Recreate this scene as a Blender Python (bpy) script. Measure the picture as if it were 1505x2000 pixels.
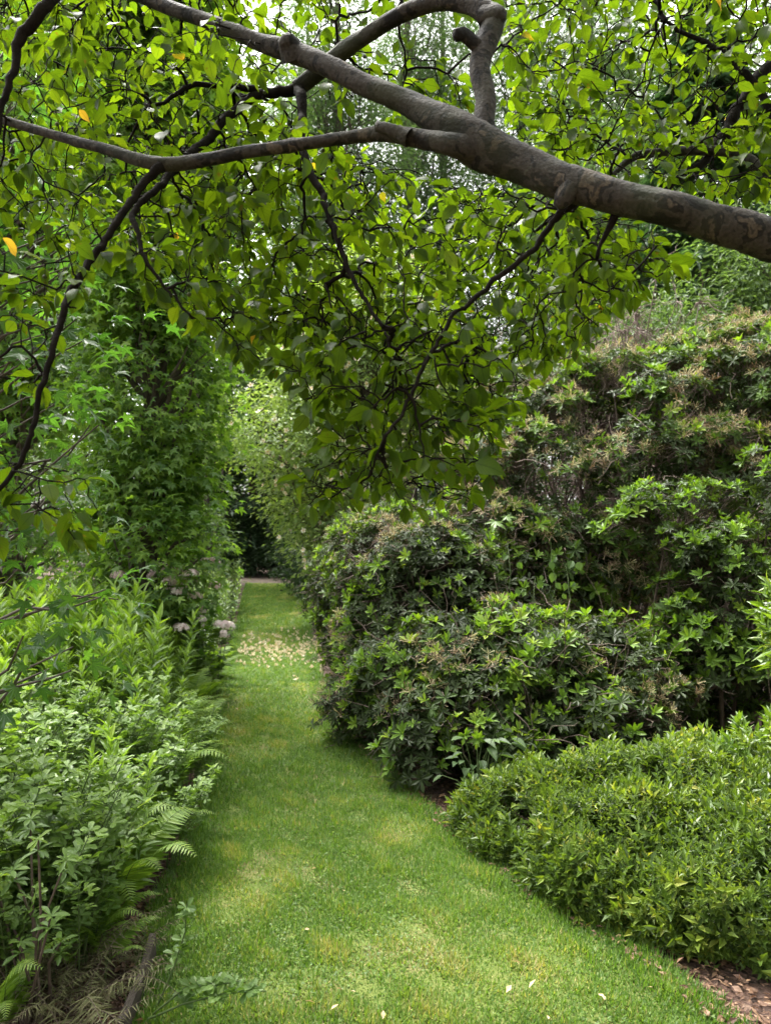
import bpy, math, random
import numpy as np
from mathutils import Vector

for o in list(bpy.data.objects):
    bpy.data.objects.remove(o)
SC = bpy.context.scene
COL = SC.collection
RNG = np.random.default_rng(11)

# ------------------------------------------------------------------ camera, sky, sun, exposure
EYE = 1.6
F = 1500.0
PITCH = math.atan(50 / F)
cd = bpy.data.cameras.new("camera")
cam = bpy.data.objects.new("camera", cd)
COL.objects.link(cam)
cam.location = (0, 0, EYE)
cam.rotation_euler = (math.pi / 2 + PITCH, 0, 0)
cd.sensor_fit = 'VERTICAL'
cd.sensor_height = 36.0
cd.sensor_width = 36.0
cd.lens = 36.0 * F / 2000.0
cd.clip_start = 0.05
cd.clip_end = 600
cd.dof.use_dof = True
cd.dof.focus_distance = 3.0
cd.dof.aperture_fstop = 4.2
SC.camera = cam

SUN_EL, SUN_AZ = math.radians(62), math.radians(-35)      # azimuth from +Y towards +X
w = bpy.data.worlds.new("World")
SC.world = w
w.use_nodes = True
nt = w.node_tree
nt.nodes.clear()
sky = nt.nodes.new('ShaderNodeTexSky')
sky.sky_type = 'NISHITA'
sky.sun_disc = False
sky.sun_elevation = SUN_EL
sky.sun_rotation = SUN_AZ
sky.air_density = 1.0
sky.dust_density = 6.0
sky.ozone_density = 1.0
hs = nt.nodes.new('ShaderNodeHueSaturation')
hs.inputs['Saturation'].default_value = 0.08
bg = nt.nodes.new('ShaderNodeBackground')
bg.inputs['Strength'].default_value = 0.15
wo = nt.nodes.new('ShaderNodeOutputWorld')
nt.links.new(sky.outputs[0], hs.inputs['Color'])
nt.links.new(hs.outputs[0], bg.inputs[0])
nt.links.new(bg.outputs[0], wo.inputs[0])
sd = bpy.data.lights.new("sun", 'SUN')
sd.energy = 1.5
sd.angle = math.radians(15)
sd.color = (1.0, 0.96, 0.88)
sun = bpy.data.objects.new("sun", sd)
COL.objects.link(sun)
_sv = Vector((math.cos(SUN_EL) * math.sin(SUN_AZ), math.cos(SUN_EL) * math.cos(SUN_AZ), math.sin(SUN_EL)))
sun.rotation_euler = _sv.to_track_quat('Z', 'Y').to_euler()
sun.location = (0, 0, 30)
SC.view_settings.view_transform = 'Standard'
SC.view_settings.look = 'None'
SC.view_settings.gamma = 1.0
SC.view_settings.exposure = 2.5
SC.cycles.max_bounces = 8
SC.cycles.diffuse_bounces = 4
SC.cycles.glossy_bounces = 2
SC.cycles.transmission_bounces = 6
SC.cycles.use_denoising = True

CF = np.array([0, math.cos(PITCH), math.sin(PITCH)])
CU = np.array([0, -math.sin(PITCH), math.cos(PITCH)])
CR = np.array([1.0, 0, 0])


def at(px, py, d):
    """world point that the photograph shows at pixel px, py at the depth d metres"""
    px, py, d = np.asarray(px, float), np.asarray(py, float), np.asarray(d, float)
    a = ((px - 752.5) / F)[..., None]
    b = ((1000 - py) / F)[..., None]
    return np.array([0, 0, EYE]) + d[..., None] * (CF + a * CR + b * CU)


def smooth_noise(x, y, freq, seed):
    r = np.random.default_rng(seed)
    out = np.zeros_like(x)
    for i in range(7):
        a = r.uniform(0, 6.283)
        f = freq * r.uniform(.6, 1.7)
        out += np.sin((x * math.cos(a) + y * math.sin(a)) * f + r.uniform(0, 6.283))
    return out / 3.2


# ------------------------------------------------------------------ mesh helpers
def nrm(v):
    return v / np.maximum(np.linalg.norm(v, axis=-1, keepdims=True), 1e-9)


class MB:
    """collects leaves and tubes and links them as one mesh object"""

    def __init__(self):
        self.V, self.Q, self.T, self.U, self.M = [], [], [], [], []
        self.n = 0

    def _add(self, V, Q, T, U, mi):
        self.V.append(V)
        self.Q.append(Q + self.n)
        self.T.append(T)
        self.U.append(U)
        self.M.append(np.full(len(Q), mi, np.int32))
        self.n += len(V)

    def inst(self, tpl, pos, d, up, s, tint, wide=1.0, mi=0, jit=.08, rng=RNG):
        """copies of a template: its Y along d, its Z near up"""
        V, Q, U, fpl = tpl
        N, k, m = len(pos), len(V), len(Q)
        if N == 0:
            return
        y = nrm(np.asarray(d, float))
        x = nrm(np.cross(y, up))
        z = np.cross(x, y)
        s = np.broadcast_to(np.asarray(s, float), (N,))
        wd = np.broadcast_to(np.asarray(wide, float), (N,))
        W = (pos[:, None, :] + s[:, None, None] * (V[None, :, 0, None] * (x * wd[:, None])[:, None, :]
             + V[None, :, 1, None] * y[:, None, :] + V[None, :, 2, None] * z[:, None, :]))
        QQ = (Q[None] + (np.arange(N) * k)[:, None, None]).reshape(-1, 4)
        tint = np.broadcast_to(np.asarray(tint, float), (N,))
        nl = max(1, m // fpl)
        tt = tint[:, None] + rng.normal(0, jit, (N, nl))
        tt = np.repeat(tt, fpl, axis=1)
        if tt.shape[1] < m:
            tt = np.concatenate([tt, np.repeat(tt[:, -1:], m - tt.shape[1], axis=1)], axis=1)
        UU = np.tile(U[Q].reshape(-1, 2), (N, 1)).reshape(-1, 4, 2)
        self._add(W.reshape(-1, 3), QQ, np.clip(tt[:, :m].reshape(-1), 0, 1), UU, mi)

    def tubes(self, P, R, sides=5, mi=0, tint=.5):
        """N tubes of k points each. P (N,k,3), R (N,k)"""
        P = np.asarray(P, float)
        R = np.asarray(R, float)
        N, k = P.shape[:2]
        if N == 0:
            return
        t = np.empty_like(P)
        t[:, 1:-1] = P[:, 2:] - P[:, :-2]
        t[:, 0] = P[:, 1] - P[:, 0]
        t[:, -1] = P[:, -1] - P[:, -2]
        t = nrm(t)
        mean = nrm(P[:, -1] - P[:, 0])
        ref = np.where(np.abs(mean[:, 2:3]) > .75, np.array([[1.0, .2, 0]]), np.array([[0, .1, 1.0]]))
        x = nrm(np.cross(t, ref[:, None, :]))
        y = np.cross(t, x)
        an = np.arange(sides) * 2 * math.pi / sides
        ring = (np.cos(an)[None, None, :, None] * x[:, :, None, :] + np.sin(an)[None, None, :, None] * y[:, :, None, :])
        V = P[:, :, None, :] + ring * R[:, :, None, None]
        i, j = np.meshgrid(np.arange(k - 1), np.arange(sides), indexing='ij')
        j2 = (j + 1) % sides
        q = np.stack([i * sides + j, i * sides + j2, (i + 1) * sides + j2, (i + 1) * sides + j], -1).reshape(-1, 4)
        QQ = (q[None] + (np.arange(N) * k * sides)[:, None, None]).reshape(-1, 4)
        T = np.repeat(np.broadcast_to(np.asarray(tint, float), (N,)), len(q))
        self._add(V.reshape(-1, 3), QQ, T, np.zeros((len(QQ), 4, 2)), mi)

    def raw(self, V, Q, tint=.5, mi=0):
        V = np.asarray(V, float)
        Q = np.asarray(Q, np.int64)
        self._add(V, Q, np.broadcast_to(np.asarray(tint, float), (len(Q),)).copy(), np.zeros((len(Q), 4, 2)), mi)

    def mesh(self, name, mats, smooth=False, origin=(0, 0, 0)):
        V = np.concatenate(self.V) - np.asarray(origin, float)
        Q = np.concatenate(self.Q).astype(np.int32)
        me = bpy.data.meshes.new(name)
        me.vertices.add(len(V))
        me.vertices.foreach_set("co", V.astype(np.float32).ravel())
        me.loops.add(len(Q) * 4)
        me.loops.foreach_set("vertex_index", Q.ravel())
        me.polygons.add(len(Q))
        me.polygons.foreach_set("loop_start", np.arange(0, len(Q) * 4, 4, dtype=np.int32))
        me.polygons.foreach_set("material_index", np.concatenate(self.M))
        me.polygons.foreach_set("use_smooth", np.full(len(Q), smooth))
        a = me.attributes.new("tint", 'FLOAT', 'FACE')
        a.data.foreach_set("value", np.concatenate(self.T).astype(np.float32))
        uv = me.uv_layers.new(name="leaf")
        uv.data.foreach_set("uv", np.concatenate(self.U).astype(np.float32).ravel())
        for m in mats:
            me.materials.append(m)
        me.update(calc_edges=True)
        return me

    def build(self, name, mats, parent=None, smooth=False, origin=None):
        o0 = origin if origin is not None else (parent_origin(parent) if parent else (0, 0, 0))
        o = bpy.data.objects.new(name, self.mesh(name, mats, smooth, o0))
        COL.objects.link(o)
        if parent is not None:
            o.parent = parent
        elif origin is not None:
            o.location = origin
        return o


def parent_origin(p):
    v = Vector((0, 0, 0))
    while p is not None:
        v = v + p.location
        p = p.parent
    return tuple(v)


def tag(o, label, cat, group=None, kind=None):
    if label:
        o['label'] = label
    if cat:
        o['category'] = cat
    if group:
        o['group'] = group
    if kind:
        o['kind'] = kind
    return o


def thing(name, label, cat, loc=(0, 0, 0), group=None):
    o = bpy.data.objects.new(name, None)
    o.empty_display_size = .1
    COL.objects.link(o)
    o.location = loc
    return tag(o, label, cat, group)


def put(mesh, name, parent, loc=(0, 0, 0), rot=(0, 0, 0), sc=1.0):
    o = bpy.data.objects.new(name, mesh)
    COL.objects.link(o)
    o.parent = parent
    o.location = loc
    o.rotation_euler = rot
    o.scale = (sc, sc, sc) if np.isscalar(sc) else sc
    return o


def dup(root, loc, rz=0.0, sc=1.0, label=None, group=None):
    kids = {}
    for o in root.children:
        kids[o] = list(o.children)
    r = root.copy()
    COL.objects.link(r)
    r.location = loc
    r.rotation_euler = (0, 0, rz)
    r.scale = (sc, sc, sc) if np.isscalar(sc) else sc
    if label:
        r['label'] = label
    if group:
        r['group'] = group
    for ch, gk in kids.items():
        c = ch.copy()
        COL.objects.link(c)
        c.parent = r
        for g in gk:
            d = g.copy()
            COL.objects.link(d)
            d.parent = c
    return r


def grid_leaf(rows, fold=.15, droop=.12, cols=3):
    """a leaf along +Y of length 1; rows of (y, half width)"""
    V, U = [], []
    for (y, hw) in rows:
        for c in range(3):
            x = (c - 1) * hw
            z = -droop * y * y + abs(x) * fold * 2
            V.append((x, y, z))
            U.append((c / 2, y))
    Q = []
    for r in range(len(rows) - 1):
        b = r * 3
        Q += [(b, b + 1, b + 4, b + 3), (b + 1, b + 2, b + 5, b + 4)]
    return np.array(V, float), np.array(Q, np.int64), np.array(U, float), len(Q)


def star_leaf(fold=.1, seed=0):
    """five pointed lobes round the stalk"""
    r = np.random.default_rng(seed)
    angs = [-118, -60, 0, 60, 118]
    lens = [.62, .92, 1.08, .92, .62]
    V = [(0, 0, 0)]
    U = [(.5, 0)]
    Q = []

    def p(a, l, z):
        a = math.radians(a)
        V.append((math.sin(a) * l, math.cos(a) * l + .12, z))
        U.append((.5, l))
        return len(V) - 1
    edge = [p(-150, .22, 0)]
    for i in range(5):
        if i < 4:
            mid = (angs[i] + angs[i + 1]) / 2
            nxt = p(mid, .34, -.02)
        else:
            nxt = p(150, .22, 0)
        l = lens[i] * r.uniform(.9, 1.1)
        s1 = p(angs[i] - 15, l * .58, .03)
        s2 = p(angs[i] + 15, l * .58, .03)
        tip = p(angs[i] + r.uniform(-5, 5), l, -fold * r.uniform(.6, 2.2))
        mr = p(angs[i], l * .55, -.02)
        Q += [(0, edge[-1], s1, mr), (mr, s1, tip, tip), (0, mr, s2, nxt), (mr, tip, tip, s2)]
        edge.append(nxt)
    # degenerate quads become small kites
    Q2 = []
    for q in Q:
        if len(set(q)) == 4:
            Q2.append(q)
        else:
            u = []
            for i in q:
                if i not in u:
                    u.append(i)
            a, b, c = u
            V.append(tuple((np.array(V[a]) + np.array(V[c])) / 2))
            U.append((.5, .8))
            Q2.append((a, b, c, len(V) - 1))
    return np.array(V, float), np.array(Q2, np.int64), np.array(U, float), len(Q2)


def compound(parts):
    """parts: (tpl, origin, direction, up, scale, wide) joined into one template"""
    Vs, Qs, Us, n, fpl = [], [], [], 0, None
    for tpl, o, d, up, s, wd in parts:
        V, Q, U, _ = tpl
        fpl = fpl or len(Q)
        y = nrm(np.asarray(d, float))
        x = nrm(np.cross(y, np.asarray(up, float)))
        z = np.cross(x, y)
        Vs.append(np.asarray(o, float) + s * (V[:, :1] * x * wd + V[:, 1:2] * y + V[:, 2:3] * z))
        Qs.append(Q + n)
        Us.append(U)
        n += len(V)
    return np.concatenate(Vs), np.concatenate(Qs), np.concatenate(Us), fpl


def whorl(leaf, n, elev, spread=18, lv=.2, wd=1.0, seed=0):
    r = np.random.default_rng(seed)
    parts = []
    for i in range(n):
        a = i * 2 * math.pi / n + r.normal(0, .18)
        e = math.radians(elev + r.normal(0, spread))
        d = (math.cos(a) * math.cos(e), math.sin(a) * math.cos(e), math.sin(e))
        d = np.array([d[0], d[2], d[1]])      # whorl axis is +Y of the template
        parts.append((leaf, (0, 0, 0), d, (0, 1, 0.01), r.uniform(1 - lv, 1 + lv), wd))
    return compound(parts)


def shoot(leaf, n, length, ls, e0=35, e1=65, top_small=.6, wd=1.0, seed=0, start=.1, opposite=False):
    """a leafy shoot along +Y: leaves in a spiral (or in pairs)"""
    r = np.random.default_rng(seed)
    parts = []
    for i in range(n):
        t = start + (1 - start) * ((i // 2 * 2 if opposite else i) / max(1, n - 1))
        a = (i % 2) * math.pi + (i // 2) * math.pi / 2 if opposite else i * 2.4
        a += r.normal(0, .2)
        e = math.radians(e0 + (e1 - e0) * t + r.normal(0, 10))
        d = np.array([math.cos(a) * math.cos(e), math.sin(e), math.sin(a) * math.cos(e)])
        s = ls * (1 - (1 - top_small) * t) * r.uniform(.8, 1.15)
        parts.append((leaf, (0, t * length, 0), d, (0, 1, .01), s, wd))
    return compound(parts)


L_OVATE = [grid_leaf([(0, .02), (.12, .17), (.35, .29), (.6, .26), (.82, .12), (1, .008)], f, d)
           for f, d in ((.16, .10), (.28, .30), (.08, .22), (.34, .05))]
def curled(rows, seed):
    """an oval leaf with its own bend, twist and wavy margin"""
    r = np.random.default_rng(seed)
    V, Q, U, n = grid_leaf(rows, r.uniform(.02, .38), r.uniform(-.05, .38))
    V = V.copy()
    V[:, 0] += r.normal(0, .09) * V[:, 1] ** 2
    V[:, 2] += r.normal(0, .35) * V[:, 0] * V[:, 1]
    V[:, 2] += .035 * np.sin(V[:, 1] * r.uniform(8, 14) + np.sign(V[:, 0]) * r.uniform(0, 3)) * (np.abs(V[:, 0]) > .02)
    V[:, 0] *= 1 + r.normal(0, .05, len(V))
    return V, Q, U, n


L_DOG = [curled([(0, .02), (.1, .15), (.28, .26 + .02 * (i % 3)), (.48, .28 + .02 * (i % 2)), (.68, .22), (.85, .1), (.94, .035), (1, .006)], 900 + i) for i in range(9)]
L_RHODO = grid_leaf([(0, .03), (.35, .11), (.68, .17), (1, .012)], .22, .12)
L_SMALL = grid_leaf([(0, .02), (.45, .2), (1, .01)], .3, .12)
L_LANCE = grid_leaf([(0, .02), (.3, .1), (.65, .075), (1, .005)], .3, .22)
L_BROAD = grid_leaf([(0, .03), (.2, .07), (.45, .14), (.7, .18), (.88, .1), (1, .012)], .22, .22)
L_OBOV = grid_leaf([(0, .03), (.4, .17), (.75, .25), (1, .06)], .2, .1)
L_FLAT = grid_leaf([(0, .04), (.5, .27), (1, .02)], .12, .15)
L_PINNA = grid_leaf([(0, .09), (.5, .085), (1, .008)], .1, .1)
STARS = [star_leaf(.12, s) for s in range(4)]
UPV = np.array([0, 0, 1.0])


# ------------------------------------------------------------------ materials
def newmat(name):
    m = bpy.data.materials.new(name)
    m.use_nodes = True
    m.node_tree.nodes.clear()
    return m, m.node_tree


def ramp(t, stops):
    n = t.nodes.new('ShaderNodeValToRGB')
    e = n.color_ramp.elements
    while len(e) < len(stops):
        e.new(.5)
    for i, (p, c) in enumerate(stops):
        e[i].position = p
        e[i].color = (c[0], c[1], c[2], 1)
    return n


def leafmat(name, stops, trans=.4, tcol=(1.25, 1.35, .55), rough=.42, spec=.5, vein=0.0, noise=6.0):
    """leaf: tint attribute picks the colour, light passes through the blade"""
    m, t = newmat(name)
    L = t.links.new
    at_ = t.nodes.new('ShaderNodeAttribute')
    at_.attribute_name = "tint"
    cr = ramp(t, stops)
    nz = t.nodes.new('ShaderNodeTexNoise')
    nz.inputs['Scale'].default_value = noise
    nz.inputs['Detail'].default_value = 2
    tc = t.nodes.new('ShaderNodeTexCoord')
    L(tc.outputs['Object'], nz.inputs['Vector'])
    ma = t.nodes.new('ShaderNodeMath')
    ma.operation = 'MULTIPLY_ADD'
    ma.inputs[1].default_value = .3
    sub = t.nodes.new('ShaderNodeMath')
    sub.operation = 'SUBTRACT'
    sub.inputs[1].default_value = .15
    L(nz.outputs[0], ma.inputs[0])
    L(at_.outputs['Fac'], sub.inputs[0])
    L(sub.outputs[0], ma.inputs[2])
    L(ma.outputs[0], cr.inputs[0])
    col = cr.outputs[0]
    if vein > 0:
        uv = t.nodes.new('ShaderNodeUVMap')
        uv.uv_map = "leaf"
        sx = t.nodes.new('ShaderNodeSeparateXYZ')
        L(uv.outputs[0], sx.inputs[0])

        def mth(op, a, b=None):
            n = t.nodes.new('ShaderNodeMath')
            n.operation = op
            for i, v in enumerate((a, b)):
                if v is None:
                    continue
                if isinstance(v, (int, float)):
                    n.inputs[i].default_value = v
                else:
                    L(v, n.inputs[i])
            return n.outputs[0]
        au = mth('ABSOLUTE', mth('SUBTRACT', sx.outputs[0], .5))
        rib = mth('LESS_THAN', au, .035)
        ph = mth('SUBTRACT', sx.outputs[1], mth('MULTIPLY', au, .75))
        side = mth('GREATER_THAN', mth('SINE', mth('MULTIPLY', ph, 48.0)), .86)
        vv = mth('MAXIMUM', rib, mth('MULTIPLY', side, .55))
        mx = t.nodes.new('ShaderNodeMixRGB')
        mx.blend_type = 'MULTIPLY'
        L(mth('MULTIPLY', vv, vein), mx.inputs[0])
        L(col, mx.inputs[1])
        mx.inputs[2].default_value = (.55, .62, .4, 1)
        col = mx.outputs[0]
        sp = t.nodes.new('ShaderNodeTexNoise')
        sp.inputs['Scale'].default_value = 55
        sp.inputs['Detail'].default_value = 3
        L(tc.outputs['Object'], sp.inputs['Vector'])
        sr = ramp(t, [(.66, (0, 0, 0)), (.72, (.8, .8, .8))])
        L(sp.outputs[0], sr.inputs[0])
        sm = t.nodes.new('ShaderNodeMixRGB')
        L(sr.outputs[0], sm.inputs[0])
        L(col, sm.inputs[1])
        sm.inputs[2].default_value = (.075, .055, .018, 1)
        col = sm.outputs[0]
    pb = t.nodes.new('ShaderNodeBsdfPrincipled')
    pb.inputs['Roughness'].default_value = rough
    pb.inputs['Specular IOR Level'].default_value = spec
    L(col, pb.inputs['Base Color'])
    tr = t.nodes.new('ShaderNodeBsdfTranslucent')
    mc = t.nodes.new('ShaderNodeMixRGB')
    mc.blend_type = 'MULTIPLY'
    mc.inputs[0].default_value = 1
    mc.inputs[2].default_value = (*tcol, 1)
    L(col, mc.inputs[1])
    L(mc.outputs[0], tr.inputs[0])
    mix = t.nodes.new('ShaderNodeMixShader')
    mix.inputs[0].default_value = trans
    L(pb.outputs[0], mix.inputs[1])
    L(tr.outputs[0], mix.inputs[2])
    out = t.nodes.new('ShaderNodeOutputMaterial')
    L(mix.outputs[0], out.inputs[0])
    return m


def solidmat(name, stops, scale=8.0, rough=.8, bump=.3, bscale=None, detail=5, stretch=None, spec=.3):
    m, t = newmat(name)
    L = t.links.new
    tc = t.nodes.new('ShaderNodeTexCoord')
    src = tc.outputs['Object']
    if stretch:
        mp = t.nodes.new('ShaderNodeMapping')
        mp.inputs['Scale'].default_value = stretch
        L(src, mp.inputs[0])
        src = mp.outputs[0]
    nz = t.nodes.new('ShaderNodeTexNoise')
    nz.inputs['Scale'].default_value = scale
    nz.inputs['Detail'].default_value = detail
    nz.inputs['Roughness'].default_value = .65
    L(src, nz.inputs['Vector'])
    cr = ramp(t, stops)
    L(nz.outputs[0], cr.inputs[0])
    pb = t.nodes.new('ShaderNodeBsdfPrincipled')
    pb.inputs['Roughness'].default_value = rough
    pb.inputs['Specular IOR Level'].default_value = spec
    L(cr.outputs[0], pb.inputs['Base Color'])
    if bump:
        b = t.nodes.new('ShaderNodeBump')
        b.inputs['Strength'].default_value = bump
        b.inputs['Distance'].default_value = .02
        n2 = t.nodes.new('ShaderNodeTexNoise')
        n2.inputs['Scale'].default_value = bscale or scale * 4
        n2.inputs['Detail'].default_value = 6
        L(src, n2.inputs['Vector'])
        L(n2.outputs[0], b.inputs['Height'])
        L(b.outputs[0], pb.inputs['Normal'])
    out = t.nodes.new('ShaderNodeOutputMaterial')
    L(pb.outputs[0], out.inputs[0])
    return m


def dogbark():
    """smooth grey brown bark that flakes off in tan and dark patches"""
    m, t = newmat("flaking_bark")
    L = t.links.new
    tc = t.nodes.new('ShaderNodeTexCoord')
    wz = t.nodes.new('ShaderNodeTexNoise')
    wz.inputs['Scale'].default_value = 9
    wz.inputs['Detail'].default_value = 4
    L(tc.outputs['Object'], wz.inputs['Vector'])
    mix = t.nodes.new('ShaderNodeMixRGB')
    mix.inputs[0].default_value = .12
    L(tc.outputs['Object'], mix.inputs[1])
    L(wz.outputs['Color'], mix.inputs[2])
    n1 = t.nodes.new('ShaderNodeTexNoise')
    n1.inputs['Scale'].default_value = 13
    n1.inputs['Detail'].default_value = 4.5
    n1.inputs['Roughness'].default_value = .5
    n1.inputs['Distortion'].default_value = .2
    L(mix.outputs[0], n1.inputs['Vector'])
    c1 = ramp(t, [(0, (.006, .005, .0038)), (.42, (.009, .0074, .0056)), (.437, (.034, .028, .0215)), (.55, (.046, .038, .03)),
                  (.567, (.012, .0098, .0075)), (.62, (.016, .013, .010)), (.635, (.075, .057, .039)), (.67, (.08, .062, .043)), (.685, (.03, .025, .0195)), (1, (.042, .035, .027))])
    c1.color_ramp.interpolation = 'LINEAR'
    L(n1.outputs[0], c1.inputs[0])
    n2 = t.nodes.new('ShaderNodeTexNoise')
    n2.inputs['Scale'].default_value = 120
    n2.inputs['Detail'].default_value = 5
    L(tc.outputs['Object'], n2.inputs['Vector'])
    mm = t.nodes.new('ShaderNodeMixRGB')
    mm.blend_type = 'MULTIPLY'
    mm.inputs[0].default_value = .6
    c2 = ramp(t, [(.35, (.3, .3, .3)), (.62, (1.15, 1.15, 1.15))])
    L(n2.outputs[0], c2.inputs[0])
    L(c1.outputs[0], mm.inputs[1])
    L(c2.outputs[0], mm.inputs[2])
    n3 = t.nodes.new('ShaderNodeTexNoise')
    n3.inputs['Scale'].default_value = 5
    L(tc.outputs['Object'], n3.inputs['Vector'])
    c3 = ramp(t, [(.52, (0, 0, 0)), (.7, (.6, .6, .6))])
    L(n3.outputs[0], c3.inputs[0])
    mo = t.nodes.new('ShaderNodeMixRGB')
    L(c3.outputs[0], mo.inputs[0])
    L(mm.outputs[0], mo.inputs[1])
    mo.inputs[2].default_value = (.034, .038, .016, 1)
    pb = t.nodes.new('ShaderNodeBsdfPrincipled')
    pb.inputs['Roughness'].default_value = .75
    pb.inputs['Specular IOR Level'].default_value = .25
    lz = t.nodes.new('ShaderNodeTexNoise')
    lz.inputs['Scale'].default_value = 42
    lz.inputs['Detail'].default_value = 6
    L(tc.outputs['Object'], lz.inputs['Vector'])
    lr = ramp(t, [(.68, (0, 0, 0)), (.72, (.6, .6, .6))])
    L(lz.outputs[0], lr.inputs[0])
    lm = t.nodes.new('ShaderNodeMixRGB')
    L(lr.outputs[0], lm.inputs[0])
    L(mo.outputs[0], lm.inputs[1])
    lm.inputs[2].default_value = (.07, .073, .055, 1)
    L(lm.outputs[0], pb.inputs['Base Color'])
    b = t.nodes.new('ShaderNodeBump')
    b.inputs['Strength'].default_value = .9
    b.inputs['Distance'].default_value = .009
    ad = t.nodes.new('ShaderNodeMixRGB')
    ad.inputs[0].default_value = .45
    L(n1.outputs[0], ad.inputs[1])
    L(n2.outputs[0], ad.inputs[2])
    L(ad.outputs[0], b.inputs['Height'])
    L(b.outputs[0], pb.inputs['Normal'])
    out = t.nodes.new('ShaderNodeOutputMaterial')
    L(pb.outputs[0], out.inputs[0])
    return m


M = {}
M['dogleaf'] = leafmat("dogwood_leaf", [(0, (.026, .052, .007)), (.5, (.052, .095, .009)), (.85, (.085, .135, .012)), (.95, (.12, .17, .02)), (1, (.35, .22, .06))],
                       trans=.58, tcol=(2.3, 2.15, .42), rough=.45, spec=.22, vein=.7)
M['star'] = leafmat("star_leaf", [(0, (.036, .085, .02)), (.6, (.082, .155, .032)), (1, (.17, .26, .045))], trans=.45, tcol=(2.0, 2.2, .7), rough=.4, spec=.4)
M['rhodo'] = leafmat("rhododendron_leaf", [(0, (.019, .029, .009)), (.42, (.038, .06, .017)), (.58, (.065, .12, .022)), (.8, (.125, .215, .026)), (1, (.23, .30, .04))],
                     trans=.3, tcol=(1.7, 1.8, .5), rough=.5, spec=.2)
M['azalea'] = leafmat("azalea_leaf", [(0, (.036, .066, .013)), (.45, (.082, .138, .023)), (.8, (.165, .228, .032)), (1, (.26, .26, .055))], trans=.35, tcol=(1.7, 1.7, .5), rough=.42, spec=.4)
M['pieris'] = leafmat("pieris_leaf", [(0, (.055, .11, .018)), (.6, (.11, .18, .025)), (1, (.23, .28, .045))], trans=.38, tcol=(1.6, 1.6, .5), rough=.4, spec=.4)
M['lance'] = leafmat("perennial_leaf", [(0, (.06, .11, .026)), (.5, (.115, .195, .04)), (.85, (.19, .29, .046)), (1, (.28, .37, .055))], trans=.38, tcol=(1.6, 1.7, .5), rough=.45, spec=.4)
M['baptisia'] = leafmat("indigo_leaf", [(0, (.06, .115, .028)), (.5, (.125, .205, .045)), (.85, (.2, .295, .05)), (1, (.29, .38, .055))], trans=.35, tcol=(1.6, 1.7, .5), rough=.45, spec=.4)
M['fern'] = leafmat("fern_frond", [(0, (.07, .13, .022)), (.5, (.13, .22, .034)), (1, (.24, .32, .055))], trans=.42, tcol=(1.5, 1.6, .5), rough=.5, spec=.35)
M['dryfern'] = leafmat("dry_frond", [(0, (.07, .055, .03)), (.4, (.15, .13, .075)), (.7, (.15, .165, .07)), (1, (.30, .28, .19))], trans=.25, tcol=(1.1, 1.05, .9), rough=.7, spec=.2)
M['grey'] = leafmat("grey_green_leaf", [(0, (.06, .105, .04)), (.6, (.115, .18, .062)), (1, (.2, .27, .085))], trans=.38, tcol=(1.5, 1.6, .6), rough=.5, spec=.35)
M['hedge'] = leafmat("dark_leaf", [(0, (.014, .03, .01)), (.6, (.03, .06, .017)), (1, (.065, .115, .026))], trans=.25, tcol=(1.5, 1.7, .6), rough=.5, spec=.3)
M['broad'] = leafmat("far_leaf", [(0, (.04, .08, .02)), (.6, (.08, .14, .03)), (1, (.15, .21, .05))], trans=.48, tcol=(1.8, 1.9, .7), rough=.5, spec=.3)
M['pale'] = leafmat("pale_far_leaf", [(0, (.04, .075, .03)), (.6, (.075, .125, .05)), (1, (.14, .19, .085))], trans=.4, tcol=(1.7, 1.8, .9), rough=.5, spec=.3)
M['stew'] = leafmat("stewartia_leaf", [(0, (.085, .14, .045)), (.6, (.155, .23, .075)), (1, (.26, .32, .12))], trans=.4, tcol=(1.6, 1.7, .6), rough=.45, spec=.35)
M['conifer'] = leafmat("conifer_needles", [(0, (.03, .062, .028)), (.6, (.055, .105, .045)), (1, (.09, .145, .06))], trans=.2, tcol=(1.3, 1.5, .7), rough=.6, spec=.25)
M['grass'] = leafmat("grass_blade", [(0, (.055, .115, .016)), (.45, (.115, .205, .032)), (.72, (.185, .25, .05)), (.9, (.30, .28, .085)), (1, (.38, .32, .14))],
                     trans=.4, tcol=(1.5, 1.6, .5), rough=.5, spec=.35, noise=1.5)
M['petal'] = leafmat("white_petal", [(0, (.66, .50, .33)), (.5, (.78, .68, .52)), (1, (.84, .80, .70))], trans=.3, tcol=(1, 1, .9), rough=.6, spec=.2)
M['pink'] = leafmat("pink_petal", [(0, (.66, .42, .46)), (.5, (.8, .64, .65)), (1, (.84, .78, .74))], trans=.3, tcol=(1, .95, .95), rough=.6, spec=.2)
M['yellow'] = leafmat("stamen", [(0, (.6, .32, .04)), (1, (.7, .45, .08))], trans=.1, tcol=(1, 1, 1), rough=.7)
M['spent'] = leafmat("spent_flower", [(0, (.13, .075, .045)), (.45, (.27, .19, .11)), (.75, (.36, .32, .16)), (1, (.48, .44, .22))], trans=.25, tcol=(1.1, 1, .8), rough=.7)
M['dryleaf'] = leafmat("dry_leaf", [(0, (.10, .05, .03)), (.5, (.24, .14, .08)), (.8, (.42, .26, .15)), (1, (.55, .40, .24))], trans=.2, tcol=(1.2, 1, .8), rough=.65)
M['fruit'] = solidmat("dogwood_fruit", [(.3, (.04, .05, .015)), (.7, (.07, .09, .02))], 40, .6, .4)
M['bark'] = dogbark()
M['twig'] = solidmat("twig_bark", [(.3, (.006, .005, .004)), (.7, (.017, .014, .011))], 30, .85, .3, spec=.05)
M['stem'] = solidmat("green_stem", [(.3, (.05, .085, .025)), (.7, (.10, .14, .045))], 20, .6, 0)
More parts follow.
